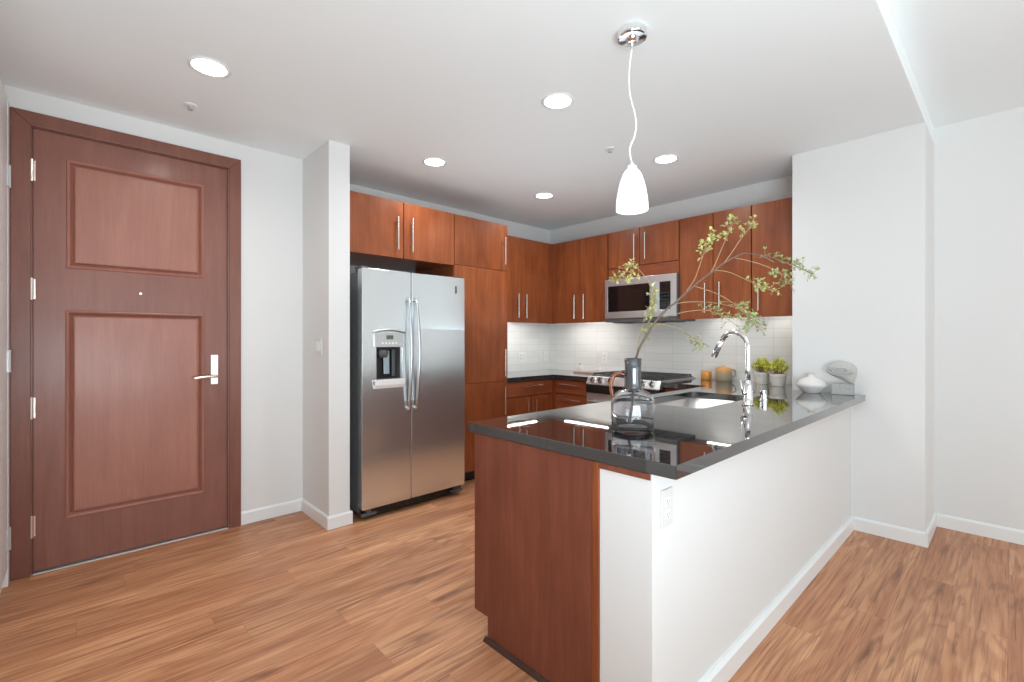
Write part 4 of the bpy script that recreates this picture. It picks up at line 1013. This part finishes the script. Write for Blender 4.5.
# outline of the head (a, c), swept with a domed section
OUT = [(0.062, 0.076), (0.028, 0.078), (0.005, 0.092), (-0.030, 0.108), (-0.070, 0.122), (-0.100, 0.140), (-0.112, 0.160), (-0.104, 0.184), (-0.080, 0.204), (-0.040, 0.217), (0.005, 0.220), (0.045, 0.212), (0.074, 0.194), (0.086, 0.168), (0.084, 0.135), (0.074, 0.104)]
op = smooth_path([Vector((a, 0, c_)) for a, c_ in OUT+OUT[:1]], 4)[:-1]
op = [Vector((p.x*0.88, 0, p.z)) for p in op]
cen = Vector((-0.008, 0, 0.160)); b = NB(); levels = []
for s_, dpt in ((0.0, 0.036), (0.35, 0.034), (0.65, 0.029), (0.85, 0.020), (0.96, 0.009), (1.0, 0.0)):
    levels.append((s_, dpt))
rings = []
for s_, dpt in levels+[(s2, -d2) for s2, d2 in levels[::-1][1:]]:
    if s_ == 0: rings.append([b.verts.new(W(cen.x, dpt, cen.z))])
    else: rings.append([b.verts.new(W(*(lambda p: (p.x, dpt, p.z))(cen.lerp(p, s_)))) for p in op])
for A, B in zip(rings, rings[1:]):
    n = len(op)
    for k in range(n):
        k2 = (k+1) % n
        if len(A) == 1: b.faces.new((A[0], B[k], B[k2]))
        elif len(B) == 1: b.faces.new((A[k], B[0], A[k2]))
        else: b.faces.new((A[k], B[k], B[k2], A[k2]))
bmesh.ops.recalc_face_normals(b, faces=b.faces)
hdo = obj('head', b, STN, t, smooth=True)
for rr_, dd_, a0_, a1_ in ((0.009, 0.0375, 0, 360), (0.022, 0.0365, 0, 360), (0.036, 0.0335, 150, 350), (0.050, 0.0300, 165, 335)):
    b = NB(); pts = []
    for i in range(29):
        a = math.radians(a0_+(a1_-a0_)*i/28)
        pts.append(W(-0.006+rr_*1.45*math.cos(a), dd_, 0.163+rr_*0.72*math.sin(a)))
    tube(b, pts, 0.0050, 8); obj('carved_ring', b, STN, hdo, smooth=True)

# little things left of the range
t = thing('serving_tray', 'low white tray with rose edge on the counter left of the range', 'tray', (4.13, 3.16, CZ1))
b = NB(); plate(b, rrect(4.05, 4.22, 2.98, 3.34, 0.02, 4), [], 'z', CZ1+0.0005, CZ1+0.016); obj('base', b, plain('rose_wood_edge', (0.55, 0.36, 0.30), 0.5), t, bevel=0.003)
b = NB(); plate(b, rrect(4.053, 4.217, 2.983, 3.337, 0.018, 4), [rrect(4.061, 4.209, 2.991, 3.329, 0.014, 4)], 'z', CZ1+0.0163, CZ1+0.030); obj('rim', b, CER, t, bevel=0.002)
t = thing('lidded_jar', 'small white jar with dark knob standing at the left of the tray', 'jar', (4.10, 3.275, CZ1+0.0165))
b = NB(); lathe(b, [(0, 0.0003), (0.026, 0.0003), (0.031, 0.012), (0.032, 0.040), (0.027, 0.054), (0, 0.054)], (4.10, 3.275, CZ1+0.0165), 26); obj('body', b, CER, t, smooth=True)
b = NB(); lathe(b, [(0, 0.0542), (0.027, 0.0542), (0.025, 0.064), (0.010, 0.070), (0, 0.071)], (4.10, 3.275, CZ1+0.0165), 26); obj('lid', b, CER, t, smooth=True)
b = NB(); ball(b, (4.10, 3.275, CZ1+0.0165+0.078), 0.0085); obj('knob', b, GREYPL, t, smooth=True)
b = NB(); lathe(b, [(0, 0.0003), (0.018, 0.0003), (0.030, 0.012), (0.036, 0.034), (0.034, 0.034), (0.027, 0.013), (0, 0.006)], (4.13, 3.045, CZ1+0.0165), 28)
tag(obj('bowl', b, CER, smooth=True), 'tiny white bowl on the tray end closest to the range', 'bowl')
b = NB(); lathe(b, [(0, 0.0003), (0.028, 0.0003), (0.034, 0.02), (0.034, 0.050), (0.026, 0.066), (0.012, 0.072), (0, 0.073)], (4.00, 2.935, CZ1), 26)
tag(obj('salt_pot', b, CER, smooth=True), 'small rounded white pot between the tray and the range', 'jar')
